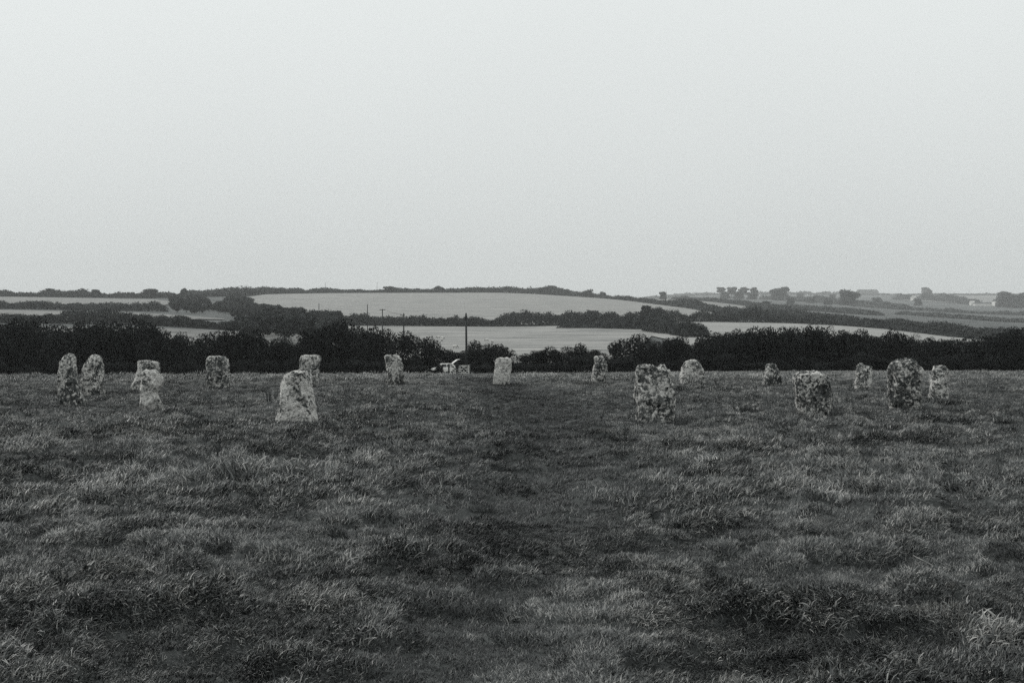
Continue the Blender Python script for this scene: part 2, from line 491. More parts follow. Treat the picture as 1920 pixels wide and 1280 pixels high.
def stem_mesh(name, H, r, seed, spread=0.5, nb=5, fork=0.25):
    rd = random.Random(seed)
    bm = bmesh.new()
    top = Vector((rd.uniform(-.1, .1) * H, rd.uniform(-.1, .1) * H, H * 0.85))
    bm_tube(bm, [(0, 0, -0.3), (0, 0, H * fork), top * 0.6, top], [r * 1.25, r, r * 0.6, r * 0.2], 7)
    for k in range(nb):
        a = 2 * math.pi * (k + rd.uniform(-.3, .3)) / nb
        z0 = H * (fork + rd.uniform(0, 0.3))
        e = Vector((math.cos(a) * H * spread, math.sin(a) * H * spread, z0 + H * rd.uniform(0.2, 0.45)))
        mid = Vector((e.x * 0.45, e.y * 0.45, z0 + (e.z - z0) * 0.6))
        bm_tube(bm, [(0, 0, z0), mid, e], [r * 0.6, r * 0.4, r * 0.12], 5)
    return mesh_bm(name, bm, True)

def bush_lobes(seed, n, W, H):
    rd = random.Random(seed); out = [(0, 0, H * 0.42, W * 0.40, W * 0.38, H * 0.45)]
    for k in range(n):
        a = rd.uniform(0, 2 * math.pi); q = rd.uniform(0.15, 0.36) * W
        rr_ = rd.uniform(0.13, 0.25) * W
        out.append((math.cos(a) * q, math.sin(a) * q, H * rd.uniform(0.2, 0.78), rr_, rr_, rr_ * rd.uniform(0.7, 1.1) * H / W))
    for k in range(5):                       # skirts reaching the ground
        a = 2 * math.pi * k / 5 + rd.uniform(-.3, .3)
        out.append((math.cos(a) * W * 0.3, math.sin(a) * W * 0.3, H * 0.16, W * 0.2, W * 0.2, H * 0.2))
    return out

# unit bushes: 6 m wide, 5 m high
BUSH = []
for k in range(7):
    f = foliage_mesh('scrub_foliage', bush_lobes(100 + k, 13, 6.0, 5.0), 7600, 0.21, 200 + k, rough=0.16)
    f.materials.append(M_SCRUB)
    s = stem_mesh('scrub_stem', 4.0, 0.14, 300 + k, 0.4, 6, 0.08); s.materials.append(M_BARK)
    BUSH.append((f, s))
TWIG = []
for k in range(3):
    f = foliage_mesh('twig_spray', bush_lobes(140 + k, 9, 6.0, 5.0), 6500, 0.34, 240 + k, rough=0.2, upright=0.85, asp=0.16)
    f.materials.append(M_TWIG)
    s = stem_mesh('twig_stem', 4.4, 0.1, 340 + k, 0.45, 9, 0.05); s.materials.append(M_BARK)
    TWIG.append((f, s))

def bush(px, d, W, H, kind, label, group=None, name='scrub_bush', rz=None, cat='bush', fn='foliage'):
    X, Y = at(px, d)
    z = float(base_z(X, Y)[0])
    o = empty(name, (X, Y, z), random.uniform(0, 6.28) if rz is None else rz)
    f, s = kind
    a = link(fn, f, o); b = link('stem', s, o)
    for q in (a, b): q.scale = (W / 6.0, W / 6.0, H / 5.0)
    tag(o, label, cat, group)
    return o

def top_h(px, d, ytop):
    """height of a thing on the ground whose top is seen at ytop"""
    X, Y = at(px, d)
    return (EYE + (640 - ytop) * d / F) - float(base_z(X, Y)[0])

PX = [-200, 0, 40, 80, 122, 135, 150, 200, 250, 300, 340, 400, 430, 470, 500, 540, 562, 575, 600, 640, 690, 720, 740, 755, 790, 810, 860, 885, 900, 930, 955, 980, 1000, 1020, 1050, 1070, 1100, 1140, 1150, 1180, 1230, 1280, 1310, 1330, 1370, 1440, 1540, 1600, 1650, 1700, 1760, 1800, 1850, 1872, 1878, 1920, 2120]
PY = [600, 602, 604, 616, 615, 604, 599, 601, 603, 612, 632, 627, 616, 614, 630, 641, 640, 625, 612, 606, 610, 620, 630, 622, 633, 647, 654, 652, 648, 644, 652, 662, 657, 650, 656, 647, 653, 656, 637, 627, 632, 636, 644, 626, 621, 617, 615, 622, 629, 630, 638, 634, 637, 636, 616, 616, 618]
LBL_SCRUB = 'dark leafy scrub bush in the thicket behind the stone circle'
GRP_SCRUB = 'scrub bushes along the far edge of the field'
MARKS = [(124, 'the tall narrow stone'), (170, 'the stone with a sloping shoulder'), (275, 'the flat-topped flared stone'), (406, 'the squat square stone'), (500, 'the leaning dead stems'), (578, 'the overhanging-topped stone'), (740, 'the notched stone'), (843, 'the white car'), (942, 'the pale slab-like stone'), (1124, 'the slim waisted stone'), (1300, 'the low dome-shaped stone'), (1451, 'the small wedge-shaped stone'), (1527, 'the squat boulder-like stone'), (1620, 'the small peaked stone'), (1762, 'the narrow slant-cornered stone'), (1905, 'the square-topped evergreen bush')]
def mark(px):
    return min(MARKS, key=lambda q: abs(q[0] - px))[1]
rd = random.Random(5)
px = -150.0
k = 0
while px < 2080:
    lane = 770 < px < 922
    d = rd.uniform(184, 196) if lane else rd.uniform(169, 186)
    yt = np.interp(px, PX, PY) + rd.uniform(-5, 6)
    H = max(1.6, top_h(px, d, yt))
    W = H * rd.uniform(1.0, 1.35) if H < 5 else H * rd.uniform(0.8, 1.05)
    W = min(max(W, 3.2), 7.5)
    special = 1868 < px or 905 < px < 962 or 1145 < px < 1215 or 600 < px < 660 or 735 < px < 775
    if not special:
        bush(px, d, W, H * 1.02, BUSH[k % 7], 'dark leafy scrub bush of the thicket nearest behind ' + mark(px), GRP_SCRUB)
    px += W * 0.5 * F / d * rd.uniform(0.75, 1.0)
    k += 1
# second row behind fills the thicket where it is deep
LBL2 = 'dark scrub bush deeper in the thicket, only its top showing'
for px in list(range(-120, 330, 58)) + list(range(585, 720, 48)) + list(range(1340, 2080, 62)):
    d = rd.uniform(200, 232)
    yt = np.interp(px, PX, PY) + rd.uniform(-2, 7)
    H = max(2.0, top_h(px, d, yt))
    bush(px, d, min(8.5, max(5.0, H * 0.95)), H, BUSH[k % 7], 'bush deep in the thicket behind ' + mark(px) + ', only its top showing', 'bushes in the depth of the thicket'); k += 1
# low brambles at the foot of the thicket
LBL3 = 'low bramble clump at the foot of the thicket'
for px in range(-120, 2060, 37):
    if 776 < px < 915: continue
    d = rd.uniform(162.5, 167)
    H = rd.uniform(1.2, 2.6)
    bush(px + rd.uniform(-10, 10), d, rd.uniform(3.2, 5.0), H, BUSH[k % 7], 'low bramble clump at the thicket foot behind ' + mark(px), 'brambles at the thicket foot', 'bramble_clump', cat='bramble'); k += 1
# bushes that stand out
bush(931, 172, 5.6, top_h(931, 172, 644.5), BUSH[2], 'round dense bush standing right of the tall telegraph pole', name='round_bush')
bush(1178, 174, 7.0, top_h(1178, 174, 628), BUSH[4], 'broad dark bush rising behind the twin-lobed standing stone', name='broad_bush')
bush(628, 188, 9.0, top_h(628, 188, 607), BUSH[5], 'large mounded bush, the tallest of the thicket left of the car', name='mounded_bush')
bush(756, 172, 5.6, top_h(756, 172, 622), BUSH[1], 'domed dark bush below the telegraph pole with the single-sided crossarm', name='domed_bush')
tb = bush(1905, 166, 9.5, top_h(1905, 166, 617), BUSH[3], 'tall square-topped evergreen bush, blackest and tallest on the thicket\'s end', name='evergreen_bush')
bush(1878, 164, 4.6, top_h(1878, 164, 621), BUSH[6], 'upright dark bush leaning on the square-topped evergreen bush', name='upright_bush')
bush(824.5, 163.6, 1.25, 1.45, BUSH[0], 'small dark bush in front of the white car', name='small_bush')
bush(812, 164.2, 1.6, 0.6, BUSH[2], 'low weedy bush below the nose of the white car', name='weedy_bush')
LT = 'grey leafless twiggy shrub showing among the dark thicket'
for px, d, yt, W in [(520, 205, 628, 6.5), (548, 200, 634, 6.0), (1215, 186, 628, 5.5), (1262, 188, 632, 5.5), (1100, 180, 652, 4.0), (1400, 196, 616, 6.0), (1475, 200, 614, 6.0), (1600, 196, 618, 6.0), (50, 215, 601, 6.5), (1705, 184, 626, 4.2), (660, 196, 606, 6), (290, 206, 612, 5)]:
    bush(px, d, W, top_h(px, d, yt), TWIG[k % 3], 'grey leafless twiggy shrub in the thicket behind ' + mark(px), 'leafless shrubs in the thicket', 'twiggy_shrub', cat='shrub', fn='twigs'); k += 1

# ------------------------------------------------------------------ hedgerows
def hedge(pts, H, W, mat, label, seed, dens=1.0, lump=0.45, name='hedgerow', size=None):
    """pts: (photo column, distance, [height]) along the hedge"""
    global rng
    keep = rng; rng = np.random.default_rng(seed)
    pts = [(p[0], far(p[1], p[0]), p[2] * far(p[1], p[0]) / p[1]) for p in pts]
    kk = np.mean([p[2] for p in pts]) / max(H, 0.1); W, H = W * min(kk, 2.0), H * kk
    P = np.array([(*at(p[0], p[1]), (p[2] if len(p) > 2 else H)) for p in pts])
    seg = np.hypot(np.diff(P[:, 0]), np.diff(P[:, 1])); S = np.concatenate([[0], np.cumsum(seg)])
    L = S[-1]
    dm = np.mean([p[1] for p in pts])
    size = size or max(0.42, dm * 0.0011)
    n = int(min(60000, dens * 4.2 * L * (W + 2 * H) / size ** 2))
    s = rng.uniform(0, L, n)
    X = np.interp(s, S, P[:, 0]); Y = np.interp(s, S, P[:, 1]); Hh = np.interp(s, S, P[:, 2])
    prof = 1 + lump * fbm(np.stack([s / (H * 2.6), 0 * s, 0 * s], 1), seed, 5, 0.68) * 2.0
    prof = np.clip(prof, 0.5, 1.9)
    a = rng.uniform(0, math.pi, n)
    q = 1 - np.abs(rng.normal(0, 0.22, n))
    seg_i = np.clip(np.searchsorted(S, s) - 1, 0, len(seg) - 1)
    tx = np.diff(P[:, 0])[seg_i] / seg[seg_i]; ty = np.diff(P[:, 1])[seg_i] / seg[seg_i]
    off = np.cos(a) * q * W * 0.5 * np.clip(prof, 0.7, 1.3)
    zz = np.abs(np.sin(a)) ** 0.7 * q * Hh * prof
    ends = np.clip(np.minimum(s, L - s) / (W * 0.5), 0.25, 1)
    zz *= ends ** 0.5
    X2 = X - ty * off; Y2 = Y + tx * off
    X2 += rng.normal(0, size * 0.9, n); Y2 += rng.normal(0, size * 0.9, n); zz = zz * rng.uniform(0.85, 1.12, n)
    Z = base_z(X2, Y2) + zz
    C = np.stack([X2, Y2, Z], 1)
    nrm = np.stack([-ty * np.cos(a), tx * np.cos(a), np.sin(a)], 1) + rng.normal(0, 0.7, (n, 3))
    nz = fbm(C / (H * 0.7), seed + 1, 3)
    tone = np.clip(0.42 + 0.5 * nz + rng.normal(0, 0.16, n), 0, 1)
    V, Fc, T = leaf_quads(C, nrm, size * rng.uniform(0.6, 1.4, n), tone)
    c0 = np.array([P[0, 0], P[0, 1], float(base_z(P[0, 0], P[0, 1])[0])])
    me = mesh_np(name, V - c0, Fc, {'tone': T})
    o = link(name, me, mat=mat, loc=c0)
    tag(o, label, 'hedge')
    rng = keep
    return o

hedge([(640, 506, 5), (760, 508, 4.6), (860, 510, 5.2), (960, 510, 4.8), (1060, 512, 5.2), (1170, 514, 5)], 5, 9, M_HEDGE, 'dark bushy hedge between the sheep pasture and the large hill field', 1)
hedge([(1165, 518, 4.2), (1205, 516, 5.0), (1330, 512, 4.2), (1400, 510, 4.8), (1500, 502, 3.6), (1600, 480, 3.2), (1690, 448, 2.6), (1800, 402, 1.6)], 4, 8, M_HEDGE, 'dark hedge along the upper side of the pale stubble field', 2)
hedge([(1060, 470, 2.4), (1120, 455, 3.2), (1170, 440, 4.0), (1212, 425, 4.0)], 4, 8, M_HEDGE, 'hedge closing off the sheep pasture beside the stubble field', 3)
hedge([(1217, 412, 4.2), (1260, 380, 4.0), (1310, 350, 3.2)], 4, 6, M_HEDGE, 'short hedge dropping from a gap by the stubble field', 4)
hedge([(-300, 432, 3.6), (0, 428, 3.6), (150, 425, 4.0), (270, 418, 4.6), (420, 408, 3.8), (560, 402, 4.2)], 4, 8, M_HEDGE, 'dark hedge below the dull strip field', 5)
hedge([(-300, 640, 3.8), (0, 640, 3.8), (100, 640, 4.2), (200, 645, 4.4), (310, 655, 4.5)], 4, 9, M_HEDGE, 'bushy hedge between the two strip fields', 6)
hedge([(-400, 955, 4.2), (0, 955, 4.2), (120, 960, 4.6), (240, 965, 4.6), (330, 985, 5)], 4.4, 14, M_FARLEAF, 'dark belt of hedge on the crest above the upper strip field', 7)
hedge([(330, 1010, 4.5), (430, 1030, 5.5), (500, 1075, 5.5), (580, 1095, 4.4)], 5, 22, M_FARLEAF, 'wooded belt on the crest above the hillside wood', 8)
hedge([(570, 1105, 4.6), (700, 1110, 4.0), (860, 1110, 4.2), (1010, 1108, 6.2), (1090, 1060, 4.6), (1150, 1010, 3.2)], 4.2, 12, M_FARLEAF, 'long low hedge along the crest of the large hill field', 9, lump=0.3)
hedge([(1130, 990, 3.0), (1200, 862, 2.6), (1260, 765, 3.6), (1300, 712, 4.6), (1345, 640, 2.8)], 3.4, 8, M_FARLEAF, 'hedge dividing the large hill field from the slanting strip field', 10, lump=0.4)
hedge([(1265, 1160, 2.4), (1330, 1040, 3.0), (1390, 950, 3.0), (1440, 840, 3.0), (1500, 715, 2.6)], 3, 8, M_FARLEAF, 'hedge along the upper side of the slanting strip field', 11)
hedge([(1350, 610, 3.6), (1420, 600, 4.2), (1500, 600, 3), (1600, 580, 2.6)], 3.4, 10, M_FARLEAF, 'scrubby hedge above the stubble field hedge', 12)
hedge([(1150, 2010, 4), (1300, 2010, 5), (1420, 2015, 4.5), (1560, 2010, 5.5)], 4.5, 16, M_FARLEAF, 'faint hedge on the hazy skyline near the pines', 13)
hedge([(1560, 2020, 5.0), (1640, 2010, 3.0), (1760, 2010, 3.4), (2100, 2015, 4.2)], 4, 14, M_FARLEAF, 'faint hedge on the hazy skyline below the far terrace', 14)
hedge([(1680, 1600, 7), (1740, 1560, 9), (1800, 1480, 9), (1830, 1400, 6)], 8, 16, M_FARLEAF, 'hazy tree belt slanting below the hilltop field', 15)
hedge([(1640, 520, 3), (1720, 470, 3.5), (1800, 440, 3.5), (1900, 420, 3.2), (2050, 410, 3)], 3.2, 12, M_HEDGE, 'dark hedge behind the thicket at the foot of the hazy slope', 16)
hedge([(1430, 1350, 5), (1520, 1250, 5.5), (1620, 1150, 4.5), (1700, 1050, 4)], 5, 14, M_SLOPE, 'hazy hedge slanting across the far slope', 17)
hedge([(1600, 1120, 2.2), (1700, 1060, 2.6), (1800, 1010, 2.4), (1930, 980, 2.8)], 2.5, 8, M_SLOPE, 'thin hazy hedge line crossing the slope below the white cottages', 19)
hedge([(1690, 850, 2.0), (1780, 800, 2.4), (1880, 760, 2.2), (2000, 740, 2.4)], 2.2, 8, M_SLOPE, 'lower thin hedge line on the slope above the evergreen bush', 20)
hedge([(1440, 900, 3), (1540, 850, 3), (1640, 780, 2.6)], 3, 14, M_SLOPE, 'blurred scrub strip low on the far slope', 18)

# ------------------------------------------------------------------ trees
def tree_kind(name, lobes, n, size, seed, mat, H, r, fork=0.4, spread=0.3):
    f = foliage_mesh(name + '_crown', lobes, n, size, seed, rough=0.2, zmin=0.3); f.materials.append(mat)
    s = stem_mesh(name + '_trunk', H, r, seed + 5, spread, 6, fork); s.materials.append(M_BARK)
    return f, s

def round_lobes(seed, W, H, low):
    q = random.Random(seed); out = [(0, 0, H * (0.5 + low / 2), W * 0.36, W * 0.36, H * (0.44 - low / 2))]
    for _ in range(9):
        a = q.uniform(0, 6.28); rr_ = W * q.uniform(0.14, 0.24); c = W * q.uniform(0.15, 0.33)
        out.append((math.cos(a) * c, math.sin(a) * c, H * q.uniform(low + 0.15, 0.85), rr_, rr_, rr_ * 0.8))
    return out
def pine_lobes(seed, W, H):
    q = random.Random(seed); out = []
    for _ in range(11):
        a = q.uniform(0, 6.28); c = W * q.uniform(0.0, 0.36); rr_ = W * q.uniform(0.13, 0.22)
        out.append((math.cos(a) * c, math.sin(a) * c, H * q.uniform(0.68, 0.92), rr_ * 1.25, rr_ * 1.25, H * 0.085))
    for _ in range(7):
        a = q.uniform(0, 6.28); c = W * q.uniform(0.05, 0.3); rr_ = W * q.uniform(0.12, 0.2)
        out.append((math.cos(a) * c, math.sin(a) * c, H * q.uniform(0.42, 0.7), rr_, rr_, H * 0.12))
    return out
# unit trees: 10 m wide, 10 m high
ROUND = [tree_kind('broadleaf', round_lobes(20 + i, 10, 10, 0.1), 3000, 0.62, 400 + i, M_HEDGE, 8, 0.25, 0.2) for i in range(4)]
FROUND = [tree_kind('far_broadleaf', round_lobes(30 + i, 10, 10, 0.0) + [(math.cos(w) * 2.6, math.sin(w) * 2.6, 1.6, 2.0, 2.0, 1.9) for w in (0.2, 1.5, 2.7, 4.0, 5.2)], 3600, 0.8, 420 + i, M_FARLEAF, 8, 0.25, 0.2) for i in range(3)]
SLOPE = [tree_kind('slope_scrub', bush_lobes(90 + i, 14, 10, 10), 3600, 0.8, 460 + i, M_SLOPE, 8, 0.2, 0.1) for i in range(3)]
PINE = [tree_kind('pine', pine_lobes(40 + i, 10, 10), 3400, 0.75, 440 + i, M_FARLEAF, 9, 0.3, 0.5, 0.28) for i in range(3)]

def tree(px, d, W, H, kind, label, group=None, name='tree'):
    fd = far(d, px); W, H, d = W * fd / d, H * fd / d, fd
    X, Y = at(px, d)
    o = empty(name, (X, Y, float(base_z(X, Y)[0])), random.uniform(0, 6.28))
    f, s = kind
    a = link('crown', f, o); b = link('trunk', s, o)
    for q in (a, b): q.scale = (W / 10, W / 10, H / 10)
    tag(o, label, 'tree', group)
    return o

# the wood on the left hillside
q = random.Random(31)
for i in range(190):
    t = q.random()
    if i < 110:
        px, d = q.uniform(318, 470), q.uniform(560, 960)
        if 395 < px < 425 and d > 760: continue
        if px < 420 and d < 620: continue
    elif i < 165:
        px = q.uniform(430, 640); d = np.interp(px, [430, 470, 500, 560, 640], [800, 740, 640, 540, 480]) - q.uniform(10, 130)
    else:
        px, d = q.uniform(450, 620), q.uniform(330, 420)
    H = q.uniform(3.8, 6.0) if i < 110 else q.uniform(5, 8)
    tree(px, d, H * q.uniform(1.0, 1.4), H, ROUND[i % 4], ('dark rounded tree high in the hillside wood, below the crest' if d > 780 else 'dark rounded tree low in the hillside wood, above the dull strip field') if i < 110 else 'dark rounded tree on the wood margin along the large hill field' if i < 165 else 'dark rounded tree at the wood foot behind the rough pasture', 'trees of the hillside wood', 'woodland_tree')
# trees standing out of hedges on the crest
for px, d, W, H in [(95, 958, 11, 6.5), (180, 962, 9, 6.5), (280, 966, 14, 8), (345, 975, 8, 8), (530, 1100, 10, 6), (730, 1108, 14, 7), (822, 1110, 12, 7), (1160 - 30, 1020, 8, 6)]:
    tree(px, d, W, H, FROUND[k % 3], 'small windswept tree rising above the hedge on the crest', 'trees on the crest hedge', 'crest_tree'); k += 1
for px, H in ((1014, 7.5), (1024, 9), (1036, 9.5), (1048, 8.5), (1060, 7)):
    tree(px, 1100, 11, H, FROUND[k % 3], 'low tree of the clump of five on the crest of the large hill field', 'clump of trees on the crest', 'clump_tree'); k += 1
tree(1103, 1040, 10, 7.5, FROUND[0], 'small dome-shaped tree at the end of the crest hedge', name='dome_tree')
tree(963, 512, 5.5, 6.2, ROUND[1], 'small dark tree standing above the hedge behind the sheep pasture', name='hedge_tree')
for px, d, W, H in [(1216, 516, 9, 7.6), (1236, 515, 7, 7), (1110, 513, 7, 6.2)]:
    tree(px, d, W, H, ROUND[k % 4], 'rounded tree rising out of the hedge right of the sheep pasture', 'trees in the hedge right of the sheep pasture', 'hedgerow_tree'); k += 1
tree(1243, 1100, 8, 8, FROUND[2], 'lone tree in the slanting strip field', name='lone_tree')
for px, d, W, H in [(1352, 1400, 12, 13), (1372, 1390, 14, 14), (1394, 1400, 14, 13.5), (1414, 1380, 13, 13.5)]:
    tree(px, d, W, H, PINE[k % 3], 'flat-topped pine in the row of four on the hazy crest', 'row of flat-topped pines', 'pine_tree'); k += 1
for px, d, W, H in [(1452, 1350, 14, 12), (1470, 1340, 16, 15)]:
    tree(px, d, W, H, PINE[k % 3], 'flat-topped pine of the pair beside the row of four', 'pair of flat-topped pines', 'pine_tree'); k += 1
tree(1462, 1300, 20, 13, FROUND[1], 'rounded tree under the pair of flat-topped pines', name='broadleaf_tree')
for px, d, W, H in [(1360, 1330, 14, 8), (1385, 1320, 15, 9), (1410, 1310, 14, 8)]:
    tree(px, d, W, H, FROUND[k % 3], 'bushy tree below the row of flat-topped pines', 'bushy trees below the pines', 'bushy_tree'); k += 1
tree(1590, 1150, 21, 15, FROUND[0], 'dark rounded tree standing alone on the hazy far slope', name='rounded_tree')
tree(1437, 880, 7, 5.5, FROUND[2], 'small round bush-like tree above the slanting strip field', name='small_tree')
tree(1737, 1800, 18, 15, FROUND[1], 'lone windswept tree standing up on the hazy skyline', name='skyline_tree')
tree(1745, 1800, 10, 11, PINE[0], 'flat pine leaning out beside the windswept skyline tree', name='leaning_pine')
for px, d, W, H in [(1884, 1300, 24, 17), (1902, 1280, 22, 15), (1922, 1290, 26, 16)]:
    tree(px, d, W, H, FROUND[k % 3], 'hazy bushy tree beside the white cottages', 'trees beside the white cottages', 'cottage_tree'); k += 1
for px, d, W, H in [(1520, 1200, 10, 8), (1552, 1130, 9, 8), (1645, 1240, 10, 9), (1560, 1500, 10, 9), (1500, 1500, 10, 9), (1722, 1260, 10, 9), (1690, 470, 7, 4.8), (1482, 1080, 8, 8)]:
    tree(px, d, W, H * 0.8, SLOPE[k % 3], 'blurred scrubby tree scattered on the hazy far slope', 'scrubby trees on the far slope', 'slope_tree'); k += 1

# ================================================================== standing stones
def stone_mat(seed, lichen, dark):
    m, nt, b = new_mat('lichened_granite')
    L = nt.links
    tcn = nt.nodes.new('ShaderNodeTexCoord')
    mp = nt.nodes.new('ShaderNodeMapping'); mp.inputs['Location'].default_value = (seed * 3.1, seed * 1.7, seed * 0.9)
    L.new(tcn.outputs['Object'], mp.inputs[0])
    def noise(s, det, ro=0.6, dist=0.0):
        n = nt.nodes.new('ShaderNodeTexNoise'); n.inputs['Scale'].default_value = s; n.inputs['Detail'].default_value = det
        n.inputs['Roughness'].default_value = ro; n.inputs['Distortion'].default_value = dist
        L.new(mp.outputs[0], n.inputs['Vector']); return n
    def mix(a, b_, fac):
        q = nt.nodes.new('ShaderNodeMix'); q.data_type = 'RGBA'
        L.new(fac, q.inputs['Factor']); L.new(a, q.inputs['A'])
        if isinstance(b_, tuple): q.inputs['B'].default_value = (*b_, 1)
        else: L.new(b_, q.inputs['B'])
        return q.outputs['Result']
    n1 = noise(4.0, 12, 0.75)
    r1 = ramp(nt, [(0.40, g(0.018)), (0.50, g(0.06)), (0.64, g(0.18))]); L.new(n1.outputs['Fac'], r1.inputs[0])
    # pale crusty lichen: ragged colonies that gather in larger drifts
    n2 = noise(13.5, 8, 0.67, 0.5); nb = noise(3.0, 4, 0.6)
    sm = nt.nodes.new('ShaderNodeMath'); sm.operation = 'MULTIPLY_ADD'; sm.inputs[1].default_value = 0.55
    L.new(nb.outputs['Fac'], sm.inputs[0]); L.new(n2.outputs['Fac'], sm.inputs[2])
    th = 0.80 - 0.26 * (lichen - 0.5)
    rl = ramp(nt, [(th - 0.06, (0, 0, 0)), (th + 0.05, (1, 1, 1))]); L.new(sm.outputs[0], rl.inputs[0])
    n3 = noise(30, 4)
    rp = ramp(nt, [(0.3, g(0.26)), (0.7, g(0.80))]); L.new(n3.outputs['Fac'], rp.inputs[0])
    c = mix(r1.outputs[0], rp.outputs[0], rl.outputs[0])
    # dark lichen and weather stains
    n4 = noise(8.0, 9, 0.68, 0.6)
    td = 0.585 - 0.16 * (dark - 0.5)
    rdk = ramp(nt, [(td - 0.03, (0, 0, 0)), (td + 0.05, (1, 1, 1))]); L.new(n4.outputs['Fac'], rdk.inputs[0])
    c = mix(c, g(0.022), rdk.outputs[0])
    L.new(c, b.inputs['Base Color'])
    hs = nt.nodes.new('ShaderNodeMath'); hs.operation = 'ADD'; L.new(n1.outputs['Fac'], hs.inputs[0]); L.new(n2.outputs['Fac'], hs.inputs[1])
    bp = nt.nodes.new('ShaderNodeBump'); bp.inputs['Strength'].default_value = 0.8; bp.inputs['Distance'].default_value = 0.05
    L.new(hs.outputs[0], bp.inputs['Height']); L.new(bp.outputs[0], b.inputs['Normal'])
    b.inputs['Roughness'].default_value = 0.95
    return m

STONES = []
def stone(levels, seed, depth, lichen, dark, label, cuts=(), dip=None, shear=0.0, amp=0.035, chips=8):
    """levels: (photo y, left x, right x) of the outline, from top to base"""
    lv = np.array(levels, dtype=float)
    yb = lv[-1, 0]
    d = EYE * F / (yb - 640.0)
    s = d / F
    xb = 0.5 * (lv[-1, 1] + lv[-1, 2])
    z = EYE + (640 - lv[:, 0]) * s
    xl = (lv[:, 1] - xb) * s; xr = (lv[:, 2] - xb) * s
    ztop = z[0]
    zl = np.concatenate([np.linspace(-0.25, ztop * 0.75, 30), np.linspace(ztop * 0.75, ztop, 26)[1:]])
    XL = np.interp(zl, z[::-1], xl[::-1]); XR = np.interp(zl, z[::-1], xr[::-1])
    for _ in range(2):
        XL[1:-1] = .25 * XL[:-2] + .5 * XL[1:-1] + .25 * XL[2:]; XR[1:-1] = .25 * XR[:-2] + .5 * XR[1:-1] + .25 * XR[2:]
    hw = 0.5 * (XR - XL); xc = 0.5 * (XR + XL)
    mw = hw.max()
    hd = depth * mw * (hw / mw) ** 0.45
    N = 80
    th = np.linspace(0, 2 * math.pi, N, endpoint=False) + 0.03
    ex = 2.0 / 3.2
    cx = np.sign(np.cos(th)) * np.abs(np.cos(th)) ** ex; cy = np.sign(np.sin(th)) * np.abs(np.sin(th)) ** ex
    fr = np.concatenate([np.ones(len(zl)), [0.8, 0.55, 0.28]])      # closing rings on top
    zi = np.concatenate([zl, [ztop + 0.004 * 1, ztop + 0.008, ztop + 0.010]])
    ii = np.concatenate([np.arange(len(zl)), [len(zl) - 1] * 3])
    P = []
    for fq, zq, i in zip(fr, zi, ii):
        P.append(np.stack([xc[i] + hw[i] * fq * cx, hd[i] * fq * cy, np.full(N, zq)], 1))
    P = np.concatenate(P)
    P = np.vstack([P, [[xc[-1], 0, ztop + 0.012]]])
    if dip is not None:
        for x0, w, dp in dip:
            X0 = (x0 - xb) * s
            m_ = np.clip((P[:, 2] - ztop * 0.55) / (ztop * 0.45), 0, 1)
            P[:, 2] -= dp * s * np.exp(-((P[:, 0] - X0) / (w * s)) ** 2) * m_
    if shear:
        m_ = np.clip((P[:, 2] - ztop * 0.6) / (ztop * 0.4), 0, 1)
        P[:, 2] += shear * (P[:, 0] - xc[-1]) * m_
    cen = np.array([xc.mean(), 0, ztop * 0.5])
    rs = random.Random(seed)
    allc = list(cuts)
    for _ in range(chips):                              # broken faces and chipped corners
        a = rs.uniform(0, 6.28)
        allc.append((math.cos(a) * 0.32, math.sin(a), rs.uniform(-0.3, 0.5), rs.uniform(0.62, 0.88)))
    for _ in range(chips):                              # angular edges all round
        v_ = np.array([rs.gauss(0, 1), rs.gauss(0, 1), rs.gauss(0.05, 0.22)]); v_ /= np.linalg.norm(v_)
        allc.append((*v_, rs.uniform(0.84, 0.95)))
    for nx, ny, nz_, off in allc:
        nv_ = np.array([nx, ny, nz_]); nv_ = nv_ / np.linalg.norm(nv_)
        ext = np.abs((P - cen) @ nv_).max()
        dd = (P - cen) @ nv_ - off * ext
        P -= np.clip(dd, 0, None)[:, None] * nv_ * 0.92
    Q = P + seed * 7.3
    rad = P - np.array([0, 0, 0]) - np.stack([np.interp(P[:, 2], zl, xc), 0 * P[:, 2], 0.5 * ztop + 0 * P[:, 2]], 1)
    rad /= np.linalg.norm(rad, axis=1, keepdims=True) + 1e-6
    disp = amp * 1.5 * fbm(Q * 4.5, seed, 4, 0.6) - amp * 1.3 * np.clip(0.16 - np.abs(fbm(Q * 2.6, seed + 40, 3)), 0, 1) / 0.16 * 0.5
    disp += amp * 0.8 * fbm(Q * 13, seed + 3, 3)
    P = P + rad * disp[:, None]
    nr = len(zi)
    idx = np.arange(nr * N).reshape(nr, N)
    nxt = np.roll(idx, -1, 1)
    Fc = np.stack([idx[:-1], nxt[:-1], nxt[1:], idx[1:]], -1).reshape(-1, 4).tolist()
    apex = nr * N
    Fc += [[int(idx[-1, k_]), int(nxt[-1, k_]), apex] for k_ in range(N)]
    me = bpy.data.meshes.new('standing_stone')
    me.from_pydata(P.tolist(), [], Fc); me.update()
    for p in me.polygons: p.use_smooth = True
    yc = d + 0.35 * depth * mw
    X = (xb - 960) * s
    o = link('standing_stone', me, mat=stone_mat(seed, lichen, dark), loc=(X, yc, 0))
    tag(o, label, 'standing stone', 'standing stones of the circle')
    STONES.append((X, yc, 0.5 * (XR - XL)[0], depth * mw, ztop))
    return o

